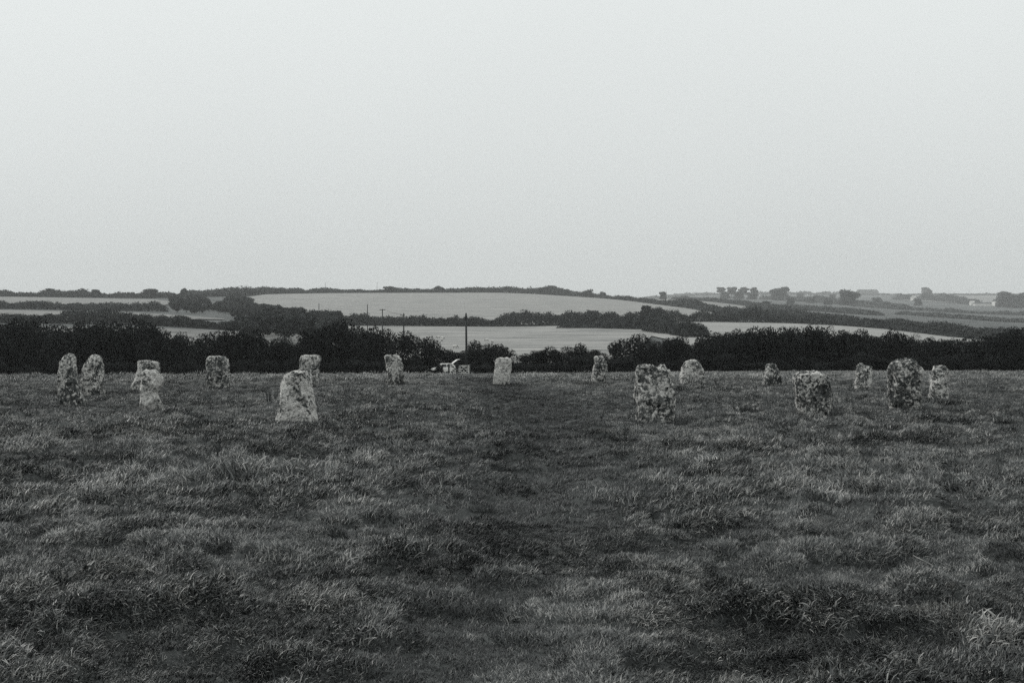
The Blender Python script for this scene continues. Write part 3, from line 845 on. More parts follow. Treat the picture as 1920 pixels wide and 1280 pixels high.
stone([(664.5, 127, 136), (666, 120, 138), (670, 116, 139.5), (680, 112, 140), (700, 109, 141), (715, 108, 142), (737, 107.5, 143)], 1, 0.8, .6, .4, 'tall narrow standing stone with a rounded top, partly hidden by the pointed stone')
stone([(690, 129, 132), (693, 127, 134), (700, 124, 137), (712, 119, 141), (725, 114, 146), (740, 110, 151), (754, 107.5, 157)], 2, 0.8, .35, .75, 'dark sharply pointed pyramid-shaped standing stone', cuts=[(0.45, -0.9, 0.25, 0.42), (-0.75, -0.6, 0.2, 0.6)])
stone([(666.5, 168, 180), (668, 165, 184), (672, 162, 188), (680, 157, 189.5), (695, 153, 190), (710, 150.5, 190), (725, 149, 191), (735, 148, 192)], 3, 0.85, .5, .6, 'tall standing stone with a sloping shoulder and a dark front ridge', cuts=[(-0.55, -0.8, 0.32, 0.5), (0.8, -0.6, 0.05, 0.6)])
stone([(676, 262, 276), (677.5, 258, 291), (681, 257, 296), (692, 258, 296), (700, 255, 296), (710, 252, 297), (720, 247, 298), (727, 244, 299)], 4, 0.7, .55, .45, 'flat-topped standing stone with a flared foot, behind the bulging pale stone')
stone([(693, 273, 290), (695, 267, 294), (700, 264, 298), (710, 263, 302.5), (717, 263, 303), (724, 262.5, 300), (732, 263, 293), (740, 264, 291), (750, 263, 296), (763, 260, 305)], 5, 0.9, .85, .25, 'pale standing stone with a bulging upper half undercut on one side', cuts=[(0.72, -0.55, -0.5, 0.5)])
stone([(668, 391, 413), (670, 387.5, 421), (675, 386, 425.5), (690, 385, 427), (710, 386, 428), (722, 385, 429.5)], 6, 0.8, .5, .55, 'squat square standing stone with a blunt top, standing alone beside dead thistles')
stone([(695.5, 550, 565), (697, 545, 570), (699, 540, 574.5), (702, 535.5, 578.5), (708, 531, 580.5), (716, 528, 582), (728, 525.5, 583), (738, 526, 584.5), (750, 525, 586), (765, 522, 589), (784, 517, 592)], 7, 0.75, .8, .3, 'large pale dome-topped standing stone thick with lichen', amp=0.05, chips=0)
stone([(666, 570, 594), (668, 563, 600), (673, 561, 602), (680, 560, 599), (690, 559, 597.5), (705, 559, 596), (721, 560, 597)], 8, 0.8, .55, .5, 'standing stone with an overhanging top corner, behind the large dome-topped stone')
stone([(665.5, 726, 745), (668, 720.5, 749), (672, 720, 752), (680, 723, 754), (692, 724, 756), (705, 726, 758), (716, 722, 760)], 9, 0.75, .6, .45, 'standing stone with a notched side, first one left of the white car')
stone([(670, 937, 954), (672, 931, 958), (676, 930, 960), (690, 928, 959), (702, 926, 957), (716, 924, 955)], 10, 0.6, .9, .12, 'pale smooth slab-like standing stone leaning beside the round bush')
stone([(667, 1117, 1126), (669, 1114, 1132), (674, 1114, 1136), (680, 1116, 1137.5), (690, 1111, 1138), (702, 1110, 1138), (713, 1109, 1138)], 11, 0.8, .6, .5, 'slim standing stone with a waisted side and rounded head')
stone([(684.5, 1203, 1246), (688, 1198, 1252), (694, 1193, 1257), (705, 1192, 1259), (720, 1192, 1263), (735, 1191, 1266), (750, 1192, 1270), (765, 1194, 1271), (784, 1192, 1272)], 12, 0.7, .48, .62, 'broad dark blocky standing stone with a twin-lobed top', dip=[(1233, 6, 4)], amp=0.045)
stone([(675, 1293, 1303), (677, 1288, 1308), (683, 1282, 1314), (692, 1278, 1319), (702, 1276, 1321), (715, 1276, 1322)], 13, 0.7, .65, .4, 'low rounded dome-shaped standing stone behind the blocky twin-lobed stone', chips=3)
stone([(682.5, 1440, 1451), (684, 1438, 1455), (690, 1436, 1458), (700, 1435, 1462), (710, 1434, 1466), (719, 1432, 1469)], 14, 0.85, .42, .7, 'small dark wedge-shaped standing stone with one sloping side')
stone([(695, 1524, 1534), (698, 1510, 1542), (702, 1496, 1550), (707, 1492, 1556), (718, 1491, 1559), (735, 1491.5, 1562), (750, 1493, 1564), (769, 1495, 1565)], 15, 0.95, .5, .75, 'squat boulder-like standing stone with a pale sloping top and dark front', cuts=[(-0.12, -0.52, 0.85, 0.66), (0.5, -0.5, 0.75, 0.74)])
stone([(681, 1613, 1617), (684, 1610, 1625), (687, 1608.5, 1634.5), (695, 1607, 1635), (706, 1606, 1634.5), (715, 1605, 1635), (725, 1604, 1635.5)], 16, 0.7, .6, .45, 'small standing stone with a peaked slanting top')
stone([(672.5, 1693, 1710), (675, 1686, 1716), (680, 1675, 1720), (687, 1670, 1723), (700, 1669, 1726), (715, 1669, 1727), (735, 1669, 1727), (752, 1670, 1729), (760, 1669, 1730)], 17, 0.85, .42, .72, 'bulky dark round-topped standing stone streaked with pale lichen', amp=0.045)
stone([(682, 1716, 1720), (688, 1710, 1730), (692, 1705, 1733), (702, 1704, 1731), (715, 1704, 1729), (735, 1703, 1728)], 18, 0.8, .5, .55, 'standing stone mostly hidden behind the bulky round-topped stone')
stone([(686, 1754, 1772), (688, 1751.5, 1775), (695, 1750, 1778.5), (708, 1748, 1779), (722, 1746, 1778), (735, 1744, 1779), (742, 1743, 1780)], 19, 0.75, .6, .5, 'narrow standing stone with slanting top corners beside the bulky round-topped stone')

# ================================================================== grass
def blade_set(name, n, rad, Lm, wid, lean, seed, droop=1.0, seg=3, spread=0.9):
    q = np.random.default_rng(seed)
    a = q.uniform(0, 2 * math.pi, n); rr_ = rad * np.sqrt(q.uniform(0, 1, n))
    B = np.stack([np.cos(a) * rr_, np.sin(a) * rr_, np.full(n, -0.02)], 1)
    Ln = Lm * q.uniform(0.45, 1.25, n)
    az = q.normal(0, spread, n)                          # leaning mostly to local +X
    tilt = np.clip(np.abs(q.normal(lean, 0.3, n)), 0.05, 1.35)
    dirh = np.stack([np.cos(az), np.sin(az), 0 * az], 1)
    side = np.stack([-np.sin(az), np.cos(az), 0 * az], 1)
    tw = q.uniform(-1.2, 1.2, n)
    side = side * np.cos(tw)[:, None] + dirh * np.sin(tw)[:, None]
    V = np.zeros((n, 2 * seg + 1, 3)); p = B.copy()
    for s in range(seg + 1):
        t = s / seg
        w = wid * q.uniform(0.7, 1.3, n) * (1 - 0.75 * t)
        if s < seg:
            V[:, 2 * s] = p - side * w[:, None] * 0.5; V[:, 2 * s + 1] = p + side * w[:, None] * 0.5
        else:
            V[:, 2 * seg] = p
        ang_ = np.clip(tilt * (0.45 + droop * 1.5 * t), 0, 1.9)
        p = p + (dirh * np.sin(ang_)[:, None] + np.array([0, 0, 1.]) * np.cos(ang_)[:, None]) * (Ln / seg)[:, None]
    nv = 2 * seg + 1
    base = (np.arange(n) * nv)[:, None]
    tri = []
    for s in range(seg - 1):
        tri += [[2 * s, 2 * s + 1, 2 * s + 3], [2 * s, 2 * s + 3, 2 * s + 2]]
    tri.append([2 * seg - 2, 2 * seg - 1, 2 * seg])
    Fc = (base[:, :, None] + np.array(tri)[None]).reshape(-1, 3)
    bt = np.repeat(np.clip(q.normal(0.38, 0.26, n) + (q.uniform(size=n) > 0.92) * 0.6, 0, 1.3), nv)
    return mesh_np(name, V.reshape(-1, 3), Fc, {'btone': bt})

def grass_mat():
    m, nt, b = new_mat('grass_blades')
    b.inputs['Roughness'].default_value = 0.45
    b.inputs['Specular IOR Level'].default_value = 0.4
    a = nt.nodes.new('ShaderNodeAttribute'); a.attribute_type = 'INSTANCER'; a.attribute_name = 'tone'
    c = nt.nodes.new('ShaderNodeAttribute'); c.attribute_name = 'btone'
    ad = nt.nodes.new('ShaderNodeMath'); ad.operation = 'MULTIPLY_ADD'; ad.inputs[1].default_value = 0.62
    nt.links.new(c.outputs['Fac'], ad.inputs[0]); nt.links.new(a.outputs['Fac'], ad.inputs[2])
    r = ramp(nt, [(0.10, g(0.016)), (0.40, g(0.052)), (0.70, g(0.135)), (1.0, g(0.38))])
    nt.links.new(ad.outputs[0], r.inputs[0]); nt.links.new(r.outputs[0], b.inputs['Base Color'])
    return m
M_GRASS = grass_mat()

protos = bpy.data.collections.new('grass_tufts')
TUFTS = []
def add_proto(me):
    me.materials.append(M_GRASS)
    o = bpy.data.objects.new('tuft_%02d' % len(TUFTS), me)
    protos.objects.link(o); TUFTS.append(o)
for i in range(6): add_proto(blade_set('tuft', 56, 0.085, 0.060, 0.0066, 0.9, 50 + i, droop=1.05))              # 0-5 near turf
for i in range(4): add_proto(blade_set('tuft_mid', 64, 0.2, 0.085, 0.017, 0.9, 60 + i, seg=2))       # 6-9 mid turf
for i in range(4): add_proto(blade_set('tuft_far', 90, 0.6, 0.13, 0.03, 1.05, 70 + i, seg=2))        # 10-13 far turf
for i in range(4): add_proto(blade_set('tussock', 130, 0.14, 0.27, 0.0065, 0.85, 80 + i, droop=1.35, seg=5, spread=1.3))   # 14-17 long tussock grass

def scatter():
    pts, sc_, rot, idx, tone = [], [], [], [], []
    def zone(y0, y1, dens, first, cnt, s0, margin=2.0):
        area_w = lambda y: 960 / F * y + margin
        n = int(dens * (y1 - y0) * (area_w(y0) + area_w(y1)))
        y = rng.uniform(0, 1, n); # area-weighted
        y = y0 + (y1 - y0) * (np.sqrt(y * (area_w(y1) ** 2 - area_w(y0) ** 2) + area_w(y0) ** 2) - area_w(y0)) / (area_w(y1) - area_w(y0))
        x = rng.uniform(-1, 1, n) * area_w(y)
        put(x, y, first, cnt, s0)
    def put(x, y, first, cnt, s0, extra=None):
        n = len(x)
        t = fbm2(x, y * 1.3, 0.9, 9, 3)                 # same pattern as the humps
        pch = fbm2(x, y, 3.5, 21, 3)
        fine = fbm2(x, y * 1.3, 0.24, 23, 2)
        pd = path_dist(x, y)
        tr = np.exp(-(pd / (0.42 + 0.008 * y)) ** 2)
        hm_ = np.clip((fbm2(x, y * 1.35, 0.40, 61, 2) + 0.05) / 0.36, 0, 1)
        s = s0 * (0.82 + 0.36 * hm_) * np.clip((1 + 0.7 * np.clip(t, -0.5, 0.7) + 0.25 * pch) * (1 - 0.45 * np.exp(-(pd / (0.75 + 0.01 * y)) ** 2)), 0.78, 1.45) * rng.uniform(0.75, 1.3, n)
        swath = np.exp(-((pd + 0.3) / (0.62 + 0.014 * y)) ** 2) * np.clip((y - 7) / 4, 0.25, 1) * np.clip((110 - y) / 60, 0, 1)
        hum = np.clip((fbm2(x, y * 1.35, 0.40, 61, 2) + 0.05) / 0.36, 0, 1)
        near = np.zeros(n)  # contact shade at the stone bases, put into the grass tone
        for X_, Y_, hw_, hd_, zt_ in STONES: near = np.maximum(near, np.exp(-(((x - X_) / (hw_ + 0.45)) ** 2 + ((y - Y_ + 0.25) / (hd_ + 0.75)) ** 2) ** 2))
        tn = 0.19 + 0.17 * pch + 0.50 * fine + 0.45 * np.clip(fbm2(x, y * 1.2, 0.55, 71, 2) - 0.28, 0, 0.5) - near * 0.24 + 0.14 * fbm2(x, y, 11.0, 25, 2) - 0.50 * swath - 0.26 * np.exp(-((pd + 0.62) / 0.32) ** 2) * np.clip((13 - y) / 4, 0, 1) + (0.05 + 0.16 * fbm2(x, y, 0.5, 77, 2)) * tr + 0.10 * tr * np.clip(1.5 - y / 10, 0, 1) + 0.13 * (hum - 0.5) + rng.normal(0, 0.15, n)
        tn = tn + 0.24 * np.clip((y - 30) / 32, 0, 1)       # drier, closer-cropped turf beyond the circle
        flow = 0.3 + 3.4 * fbm2(x, y, 1.5, 31, 2) + rng.normal(0, 0.55, n)
        if extra is not None: s = extra * rng.uniform(0.75, 1.25, n); 
        pts.append(np.stack([x, y, mesh_z(x, y) + 0.004], 1)); sc_.append(s)
        e = 0.05
        nx = -(ground_z(x + e, y) - ground_z(x - e, y)) / (2 * e); ny = -(ground_z(x, y + e) - ground_z(x, y - e)) / (2 * e)
        nn = np.stack([nx * 0.85, ny * 0.85, np.ones(n)], 1) + rng.normal(0, 0.1, (n, 3)); nn /= np.linalg.norm(nn, axis=1, keepdims=True)
        fx = np.stack([np.cos(flow), np.sin(flow), 0 * flow], 1)
        ax = fx - nn * (fx * nn).sum(1, keepdims=True); ax /= np.linalg.norm(ax, axis=1, keepdims=True)
        ay = np.cross(nn, ax)
        rot.append(np.stack([np.arctan2(ay[:, 2], nn[:, 2]), -np.arcsin(np.clip(ax[:, 2], -1, 1)), np.arctan2(ax[:, 1], ax[:, 0])], 1))
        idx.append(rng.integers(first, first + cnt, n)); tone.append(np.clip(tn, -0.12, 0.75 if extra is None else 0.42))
    zone(2.5, 11, 560, 0, 6, 1.0, 1.5)
    zone(11, 22, 150, 0, 6, 1.35, 1.5)
    zone(20, 52, 78, 6, 4, 0.62, 2.5)
    zone(50, 166, 6.0, 10, 4, 0.7, 4)
    # clumps of longer grass on the humps
    n = 9000
    x = rng.uniform(-17, 17, n); y = rng.uniform(4, 34, n)
    keep = (np.abs(x) < 960 / F * y + 1.5) & (fbm2(x, y * 1.3, 0.9, 9, 3) > 0.20) & (np.abs(path_dist(x, y)) > 0.5) & (fbm2(x, y, 5, 44, 2) > -0.12)
    for X, Y, hw, hd, zt in STONES: keep &= np.hypot(x - X, (y - Y + 0.9) * 0.7) > 1.3
    put(x[keep], y[keep], 14, 4, 1.0, extra=np.full(keep.sum(), 0.42))
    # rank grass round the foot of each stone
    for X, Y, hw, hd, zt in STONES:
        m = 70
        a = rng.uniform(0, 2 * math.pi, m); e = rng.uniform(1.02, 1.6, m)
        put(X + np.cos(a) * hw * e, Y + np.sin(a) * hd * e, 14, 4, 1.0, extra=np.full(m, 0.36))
    P = np.concatenate(pts)
    # nothing grows inside a stone
    ok = np.ones(len(P), bool)
    for X, Y, hw, hd, zt in STONES:
        ok &= (((P[:, 0] - X) / (hw * 0.92)) ** 2 + ((P[:, 1] - Y) / (hd * 0.92)) ** 2) > 1
    P = P[ok]; S = np.concatenate(sc_)[ok]; Rt = np.concatenate(rot)[ok]; I = np.concatenate(idx)[ok]; T = np.concatenate(tone)[ok]
    me = bpy.data.meshes.new('grass')
    me.vertices.add(len(P)); me.vertices.foreach_set('co', P.astype(np.float32).ravel())
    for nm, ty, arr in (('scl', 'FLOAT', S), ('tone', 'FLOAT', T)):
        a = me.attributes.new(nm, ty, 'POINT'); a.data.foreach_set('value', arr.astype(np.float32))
    a = me.attributes.new('idx', 'INT', 'POINT'); a.data.foreach_set('value', I.astype(np.int32))
    a = me.attributes.new('rot', 'FLOAT_VECTOR', 'POINT'); a.data.foreach_set('vector', Rt.astype(np.float32).ravel())
    me.update()
    o = link('grass', me)
    me.materials.append(M_GRASS)
    ng = bpy.data.node_groups.new('grass_scatter', 'GeometryNodeTree')
    ng.interface.new_socket('Geometry', in_out='INPUT', socket_type='NodeSocketGeometry')
    ng.interface.new_socket('Geometry', in_out='OUTPUT', socket_type='NodeSocketGeometry')
    N_, L_ = ng.nodes, ng.links
    gi = N_.new('NodeGroupInput'); go = N_.new('NodeGroupOutput')
    ci = N_.new('GeometryNodeCollectionInfo'); ci.inputs['Collection'].default_value = protos
    ci.inputs['Separate Children'].default_value = True; ci.inputs['Reset Children'].default_value = True
    ip = N_.new('GeometryNodeInstanceOnPoints'); ip.inputs['Pick Instance'].default_value = True
    def na(nm, ty):
        q = N_.new('GeometryNodeInputNamedAttribute'); q.data_type = ty; q.inputs['Name'].default_value = nm; return q
    L_.new(gi.outputs[0], ip.inputs['Points']); L_.new(ci.outputs[0], ip.inputs['Instance'])
    L_.new(na('idx', 'INT').outputs['Attribute'], ip.inputs['Instance Index'])
    L_.new(na('rot', 'FLOAT_VECTOR').outputs['Attribute'], ip.inputs['Rotation'])
    L_.new(na('scl', 'FLOAT').outputs['Attribute'], ip.inputs['Scale'])
    L_.new(ip.outputs[0], go.inputs[0])
    md = o.modifiers.new('scatter', 'NODES'); md.node_group = ng
    tag(o, 'rough wind-blown tussocky grass covering the field', 'grass', kind='stuff')
    print('grass points', len(P))
scatter()

# ------------------------------------------------------------------ dead stalks in the grass
def stalks(px, yb, hpx, n, seed, label, mat=M_STEM, lean=0.25):
    d = EYE * F / (yb - 640.0); X, Y = at(px, d); s = d / F
    q = random.Random(seed)
    o = empty('dead_weed', (X, Y, gz(X, Y) - 0.02))
    for i in range(n):
        bm = bmesh.new()
        H = hpx * s * q.uniform(0.6, 1.0); dx = q.uniform(-lean, lean) * H; dy = q.uniform(-lean, lean) * H
        bx, by = q.uniform(-.09, .09), q.uniform(-.06, .06)
        bm_tube(bm, [(bx, by, -0.05), (bx + dx * .4, by + dy * .4, H * .5), (bx + dx, by + dy, H)], [0.011, 0.009, 0.005], 5)
        for j in range(3):
            z0 = H * q.uniform(.45, .9); f = z0 / H; a = q.uniform(0, 6.28); l = q.uniform(.05, .12)
            st = Vector((bx + dx * f, by + dy * f, z0))
            bm_tube(bm, [st, st + Vector((math.cos(a) * l, math.sin(a) * l, l * .9))], [0.005, 0.003], 4)
        link('stalk', mesh_bm('stalk', bm, True), o, mat)
    tag(o, label, 'weed', 'dead weeds in the field')
ST = [(660, 733, 24, 2, 'single dead stalk left of the notched standing stone'), (641, 731, 14, 1, 'thin short stalk beside the single dead stalk'),
      (392, 752, 26, 6, 'dead thistle clump in front of the squat square stone'), (330, 757, 26, 3, 'thin dead stalks right of the bulging pale stone'),
      (505, 758, 30, 5, 'leaning dead stems beside the large dome-topped stone'), (1150, 720, 20, 4, 'upright dead stalks right of the slim waisted stone'),
      (1474, 717, 18, 2, 'leaning twig right of the small wedge-shaped stone'), (428, 754, 18, 2, 'few dead stalks right of the dead thistle clump'),
      (1292, 732, 16, 4, 'curved dead stems in front of the low dome-shaped stone'), (1345, 724, 18, 5, 'dark weed clump right of the low dome-shaped stone'),
      (408, 850, 40, 3, 'thin dead weed in open grass below the squat square stone'), (914, 752, 34, 1, 'hair-thin tall stalk in open grass below the pale slab stone'),
      (1598, 724, 16, 6, 'dark weed tuft at the foot of the peaked small stone'), (1148, 762, 26, 3, 'dry stalks left of the blocky twin-lobed stone'),
      (1740, 1085, 70, 1, 'dark dead stem standing in long grass below the bulky stone'), (520, 748, 22, 3, 'short dead stems close against the large dome-topped stone')]
for i, (px, yb, h, n, lb) in enumerate(ST): stalks(px, yb, h, n, 500 + i, lb)
def straw(px, yb, dx, dz, seed, label):
    d = EYE * F / (yb - 640.0); X, Y = at(px, d)
    bm = bmesh.new()
    bm_tube(bm, [(0, 0, 0.05), (dx * .5, .05, .05 + dz * .55), (dx, .08, 0.05 + dz)], [0.006, 0.006, 0.004], 6)
    tag(link('dry_straw', mesh_bm('dry_straw', bm, True), mat=M_STRAW, loc=(X, Y, gz(X, Y) - 0.06)), label, 'straw', 'dry straws in the grass')
straw(1790, 1048, -0.28, 0.16, 1, 'pale dry straw leaning over long grass beside the dark dead stem')
straw(1784, 1085, -0.16, 0.09, 2, 'shorter pale straw below the long leaning straw')

# ================================================================== telegraph poles
def pole(px, d, ytop, label, arm=None, r=0.13, group='telegraph poles', lean=0.0):
    d = far(d, px)
    X, Y = at(px, d); zb = float(base_z(X, Y)[0]); H = (EYE + (640 - ytop) * d / F) - zb
    o = empty('telegraph_pole', (X, Y, zb))
    bm = bmesh.new(); bm_tube(bm, [(0, 0, -0.5), (lean * .5, 0, H * .5), (lean, 0, H)], [r * 1.2, r, r * .8], 10)
    link('pole', mesh_bm('pole', bm, True), o, M_POLE)
    if arm:
        for (x0, x1, dz) in arm:
            bm = bmesh.new(); bm_box(bm, (lean + (x0 + x1) / 2, -r - 0.06, H - dz), (x1 - x0, 0.12, 0.14))
            a = link('crossarm', mesh_bm('crossarm', bm), o, M_POLE)
            for xx in (x0 + 0.1, x1 - 0.1):
                bm = bmesh.new(); bm_tube(bm, [(lean + xx, -r - .06, H - dz + .07), (lean + xx, -r - .06, H - dz + .15), (lean + xx, -r - .06, H - dz + .3)], [.03, .07, .04], 8)
                link('insulator', mesh_bm('insulator', bm, True), a, M_METAL)
    tag(o, label, 'pole', group)
    return o, H
p875, H875 = pole(875, 178, 587, 'tallest dark telegraph pole rising behind the gate', r=0.16, lean=-0.1)
bm = bmesh.new(); bm_box(bm, (-0.08, -0.2, H875 - 0.7), (0.34, 0.2, 0.6)); link('pole_box', mesh_bm('pole_box', bm), p875, M_POLE)
pole(757, 262, 587, 'telegraph pole with a short crossarm sticking out to one side', arm=[(-0.75, 0.25, 0.45)], r=0.16)
pole(717, 300, 579, 'telegraph pole with a full crossarm at its top', arm=[(-0.7, 0.7, 0.25)], r=0.14)
pole(689, 330, 570, 'plain slender pole left of the pole with a full crossarm', r=0.13)
pole(598, 360, 568, 'plain slender pole furthest along the line, above the hillside wood', r=0.13)
pole(452, 440, 587, 'short dark pole sunk in the hillside wood', r=0.16)
for px, d, yt, lb in [(610, 1112, 529, 'tiny pole on the crest above the large field\'s corner'), (707, 1114, 529, 'tiny pole on the crest above the middle of the crest hedge'), (1778, 2000, 545, 'faint pole on the hazy skyline right of the windswept tree'), (1817, 2000, 541, 'faint tall pole on the hazy skyline above the white cottages'), (1250, 1990, 541, 'faint pole on the hazy skyline above the lone tree')]:
    pole(px, d, yt, lb, r=0.22 * d / 1100)
def wire(a, b, sag, label):
    bm = bmesh.new(); A = Vector(a); B = Vector(b)
    pts = [(A.lerp(B, t / 12) - Vector((0, 0, sag * 4 * (t / 12) * (1 - t / 12)))) - A for t in range(13)]
    bm_tube(bm, pts, 0.035, 5)
    tag(link('overhead_wire', mesh_bm('overhead_wire', bm, True), mat=M_WIRE, loc=a), label, 'wire', 'overhead wires')
def on(px, y, d): return ((px - 960) * d / F, d - 0.2, EYE + (640 - y) * d / F)
wire(on(721, 580, 300), on(753, 589, 262), 0.25, 'thin wire between the two poles with crossarms')

# ================================================================== field gate, car and person
def field_gate():
    d = 164.0
    x0, _ = at(843.5, d); x1, _ = at(880, d)
    xm = (x0 + x1) / 2; zb = float(base_z(xm, d)[0]); W = x1 - x0
    zb = float(base_z(xm, d)[0]) + 0.05
    o = empty('field_gate', (xm, d, zb))
    for k_, z in enumerate([0.14, 0.40, 0.64, 0.88, 1.10]):
        bm = bmesh.new(); bm_box(bm, (0, 0, z), (W - 0.2, 0.05, 0.115)); link('rail', mesh_bm('rail', bm), o, M_GATE)
    for s in (-1, 1):
        bm = bmesh.new(); bm_box(bm, (s * (W / 2 - 0.06), 0, 0.62), (0.1, 0.07, 1.2)); link('stile', mesh_bm('stile', bm), o, M_GATE)
        for t in (-1, 1):
            bm = bmesh.new(); bm_box(bm, (s * W * 0.22, -0.055, 0.62), (1.42, 0.05, 0.1), (0, t * 0.72, 0)); link('brace', mesh_bm('brace', bm), o, M_GATEDARK)
    tag(o, 'five-barred wooden field gate with crossed braces beside the white car', 'gate')
    for s, lb in ((-1, 'dark gate post at the end of the gate nearer the white car'), (1, 'dark gate post at the end of the gate by the telegraph pole')):
        bm = bmesh.new(); bm_tube(bm, [(0, 0, -0.3), (0, 0, 1.3), (0, 0, 1.38)], [0.11, 0.11, 0.06], 10)
        tag(link('gate_post', mesh_bm('gate_post', bm), mat=M_POLE, loc=(xm + s * (W / 2 + 0.14), d, zb)), lb, 'post')
field_gate()

def car():
    d = 169.5
    X, Y = at(833, d); zb = float(base_z(X, Y)[0])
    o = empty('hatchback_car', (X, Y, zb), R(14))
    # body side profile (x forward = -X), length 3.7
    prof = [(-1.85, 0.30), (-1.88, 0.55), (-1.80, 0.74), (-1.05, 0.90), (-0.55, 1.40), (-0.35, 1.46), (0.9, 1.47), (1.15, 1.42), (1.55, 0.95), (1.72, 0.9), (1.78, 0.5), (1.74, 0.28)]
    low = [(-1.85, 0.30), (-1.88, 0.55), (-1.80, 0.74), (-1.05, 0.90), (1.60, 0.93), (1.74, 0.88), (1.78, 0.5), (1.74, 0.28)]
    def extr(pr, w0, w1, zs):
        bm = bmesh.new(); a, b_ = [], []
        for x, z in pr:
            w = w0 if z < zs else w0 + (w1 - w0) * (z - zs) / (1.47 - zs)
            a.append(bm.verts.new((x, -w, z))); b_.append(bm.verts.new((x, w, z)))
        bm.faces.new(a); bm.faces.new(b_[::-1])
        for i in range(len(pr)):
            j = (i + 1) % len(pr); bm.faces.new((a[i], b_[i], b_[j], a[j]))
        bmesh.ops.recalc_face_normals(bm, faces=bm.faces)
        bmesh.ops.bevel(bm, geom=list(bm.edges), offset=0.05, segments=2, affect='EDGES')
        return bm
    link('body', mesh_bm('body', extr(prof, 0.82, 0.62, 0.92)), o, M_WHITEPAINT)
    # side windows and glass
    for s in (-1, 1):
        for xs in ([(-0.78, 0.97), (-0.45, 1.36), (0.18, 1.37), (0.18, 0.97)], [(0.28, 0.97), (0.28, 1.37), (0.95, 1.37), (1.28, 0.99)]):
            bm = bmesh.new(); vv = []
            for x, z in xs:
                w = 0.82 + (0.62 - 0.82) * (z - 0.92) / 0.55
                vv.append(bm.verts.new((x, s * (w + 0.012), z)))
            f = bm.faces.new(vv); r_ = bmesh.ops.extrude_face_region(bm, geom=[f])
            bmesh.ops.translate(bm, verts=[v for v in r_['geom'] if isinstance(v, bmesh.types.BMVert)], vec=(0, -s * 0.02, 0))
            link('side_window', mesh_bm('side_window', bm), o, M_GLASS)
        for xw in (-1.15, 1.15):
            bm = bmesh.new(); bm_tube(bm, [(xw, s * 0.64, 0.29), (xw, s * 0.84, 0.29)], 0.29, 18)
            w_ = link('wheel', mesh_bm('wheel', bm), o, M_RUBBER)
            bm = bmesh.new(); bm_tube(bm, [(xw, s * 0.83, 0.29), (xw, s * 0.855, 0.29)], 0.17, 14); link('hubcap', mesh_bm('hubcap', bm), w_, M_METAL)
        bm = bmesh.new(); bm_box(bm, (-1.84, s * 0.58, 0.63), (0.08, 0.3, 0.14)); link('headlight', mesh_bm('headlight', bm), o, M_METAL)
        bm = bmesh.new(); bm_box(bm, (-0.62, s * 0.93, 0.98), (0.1, 0.18, 0.12)); link('wing_mirror', mesh_bm('wing_mirror', bm), o, M_WHITEPAINT)
    bm = bmesh.new(); bm_box(bm, (-0.83, 0, 1.16), (0.62, 1.18, 0.02), (0, -0.786, 0)); link('windscreen', mesh_bm('windscreen', bm), o, M_GLASS)
    bm = bmesh.new(); bm_box(bm, (1.40, 0, 1.15), (0.5, 1.1, 0.1), (0, 0.86, 0)); link('boot_opening', mesh_bm('boot_opening', bm), o, M_RUBBER)
    # raised tailgate hinged at the back of the roof
    bm = bmesh.new()
    bm_box(bm, (1.52, 0, 1.72), (0.86, 1.18, 0.07), (0, -0.62, 0)); bm_box(bm, (2.02, 0, 2.0), (0.4, 1.1, 0.07), (0, -0.08, 0))
    tg = link('tailgate', mesh_bm('tailgate', bm), o, M_WHITEPAINT)
    bm = bmesh.new(); bm_box(bm, (1.54, 0, 1.68), (0.55, 0.9, 0.03), (0, -0.62, 0)); link('rear_window', mesh_bm('rear_window', bm), tg, M_GLASS)
    tag(o, 'small white hatchback car with its tailgate raised, parked beyond the gate', 'car')
car()

def skin_figure(name, verts, edges, rads, mat, parent, loc=(0, 0, 0), levels=2):
    me = bpy.data.meshes.new(name)
    me.from_pydata(verts, edges, []); me.update()
    o = link(name, me, parent, mat, loc)
    sk = o.modifiers.new('skin', 'SKIN'); sk.use_smooth_shade = True
    for i, r in enumerate(rads):
        rr_ = r if hasattr(r, '__len__') else (r, r)
        me.skin_vertices[0].data[i].radius = rr_
    me.skin_vertices[0].data[0].use_root = True
    su = o.modifiers.new('smooth', 'SUBSURF'); su.levels = levels; su.render_levels = levels
    return o

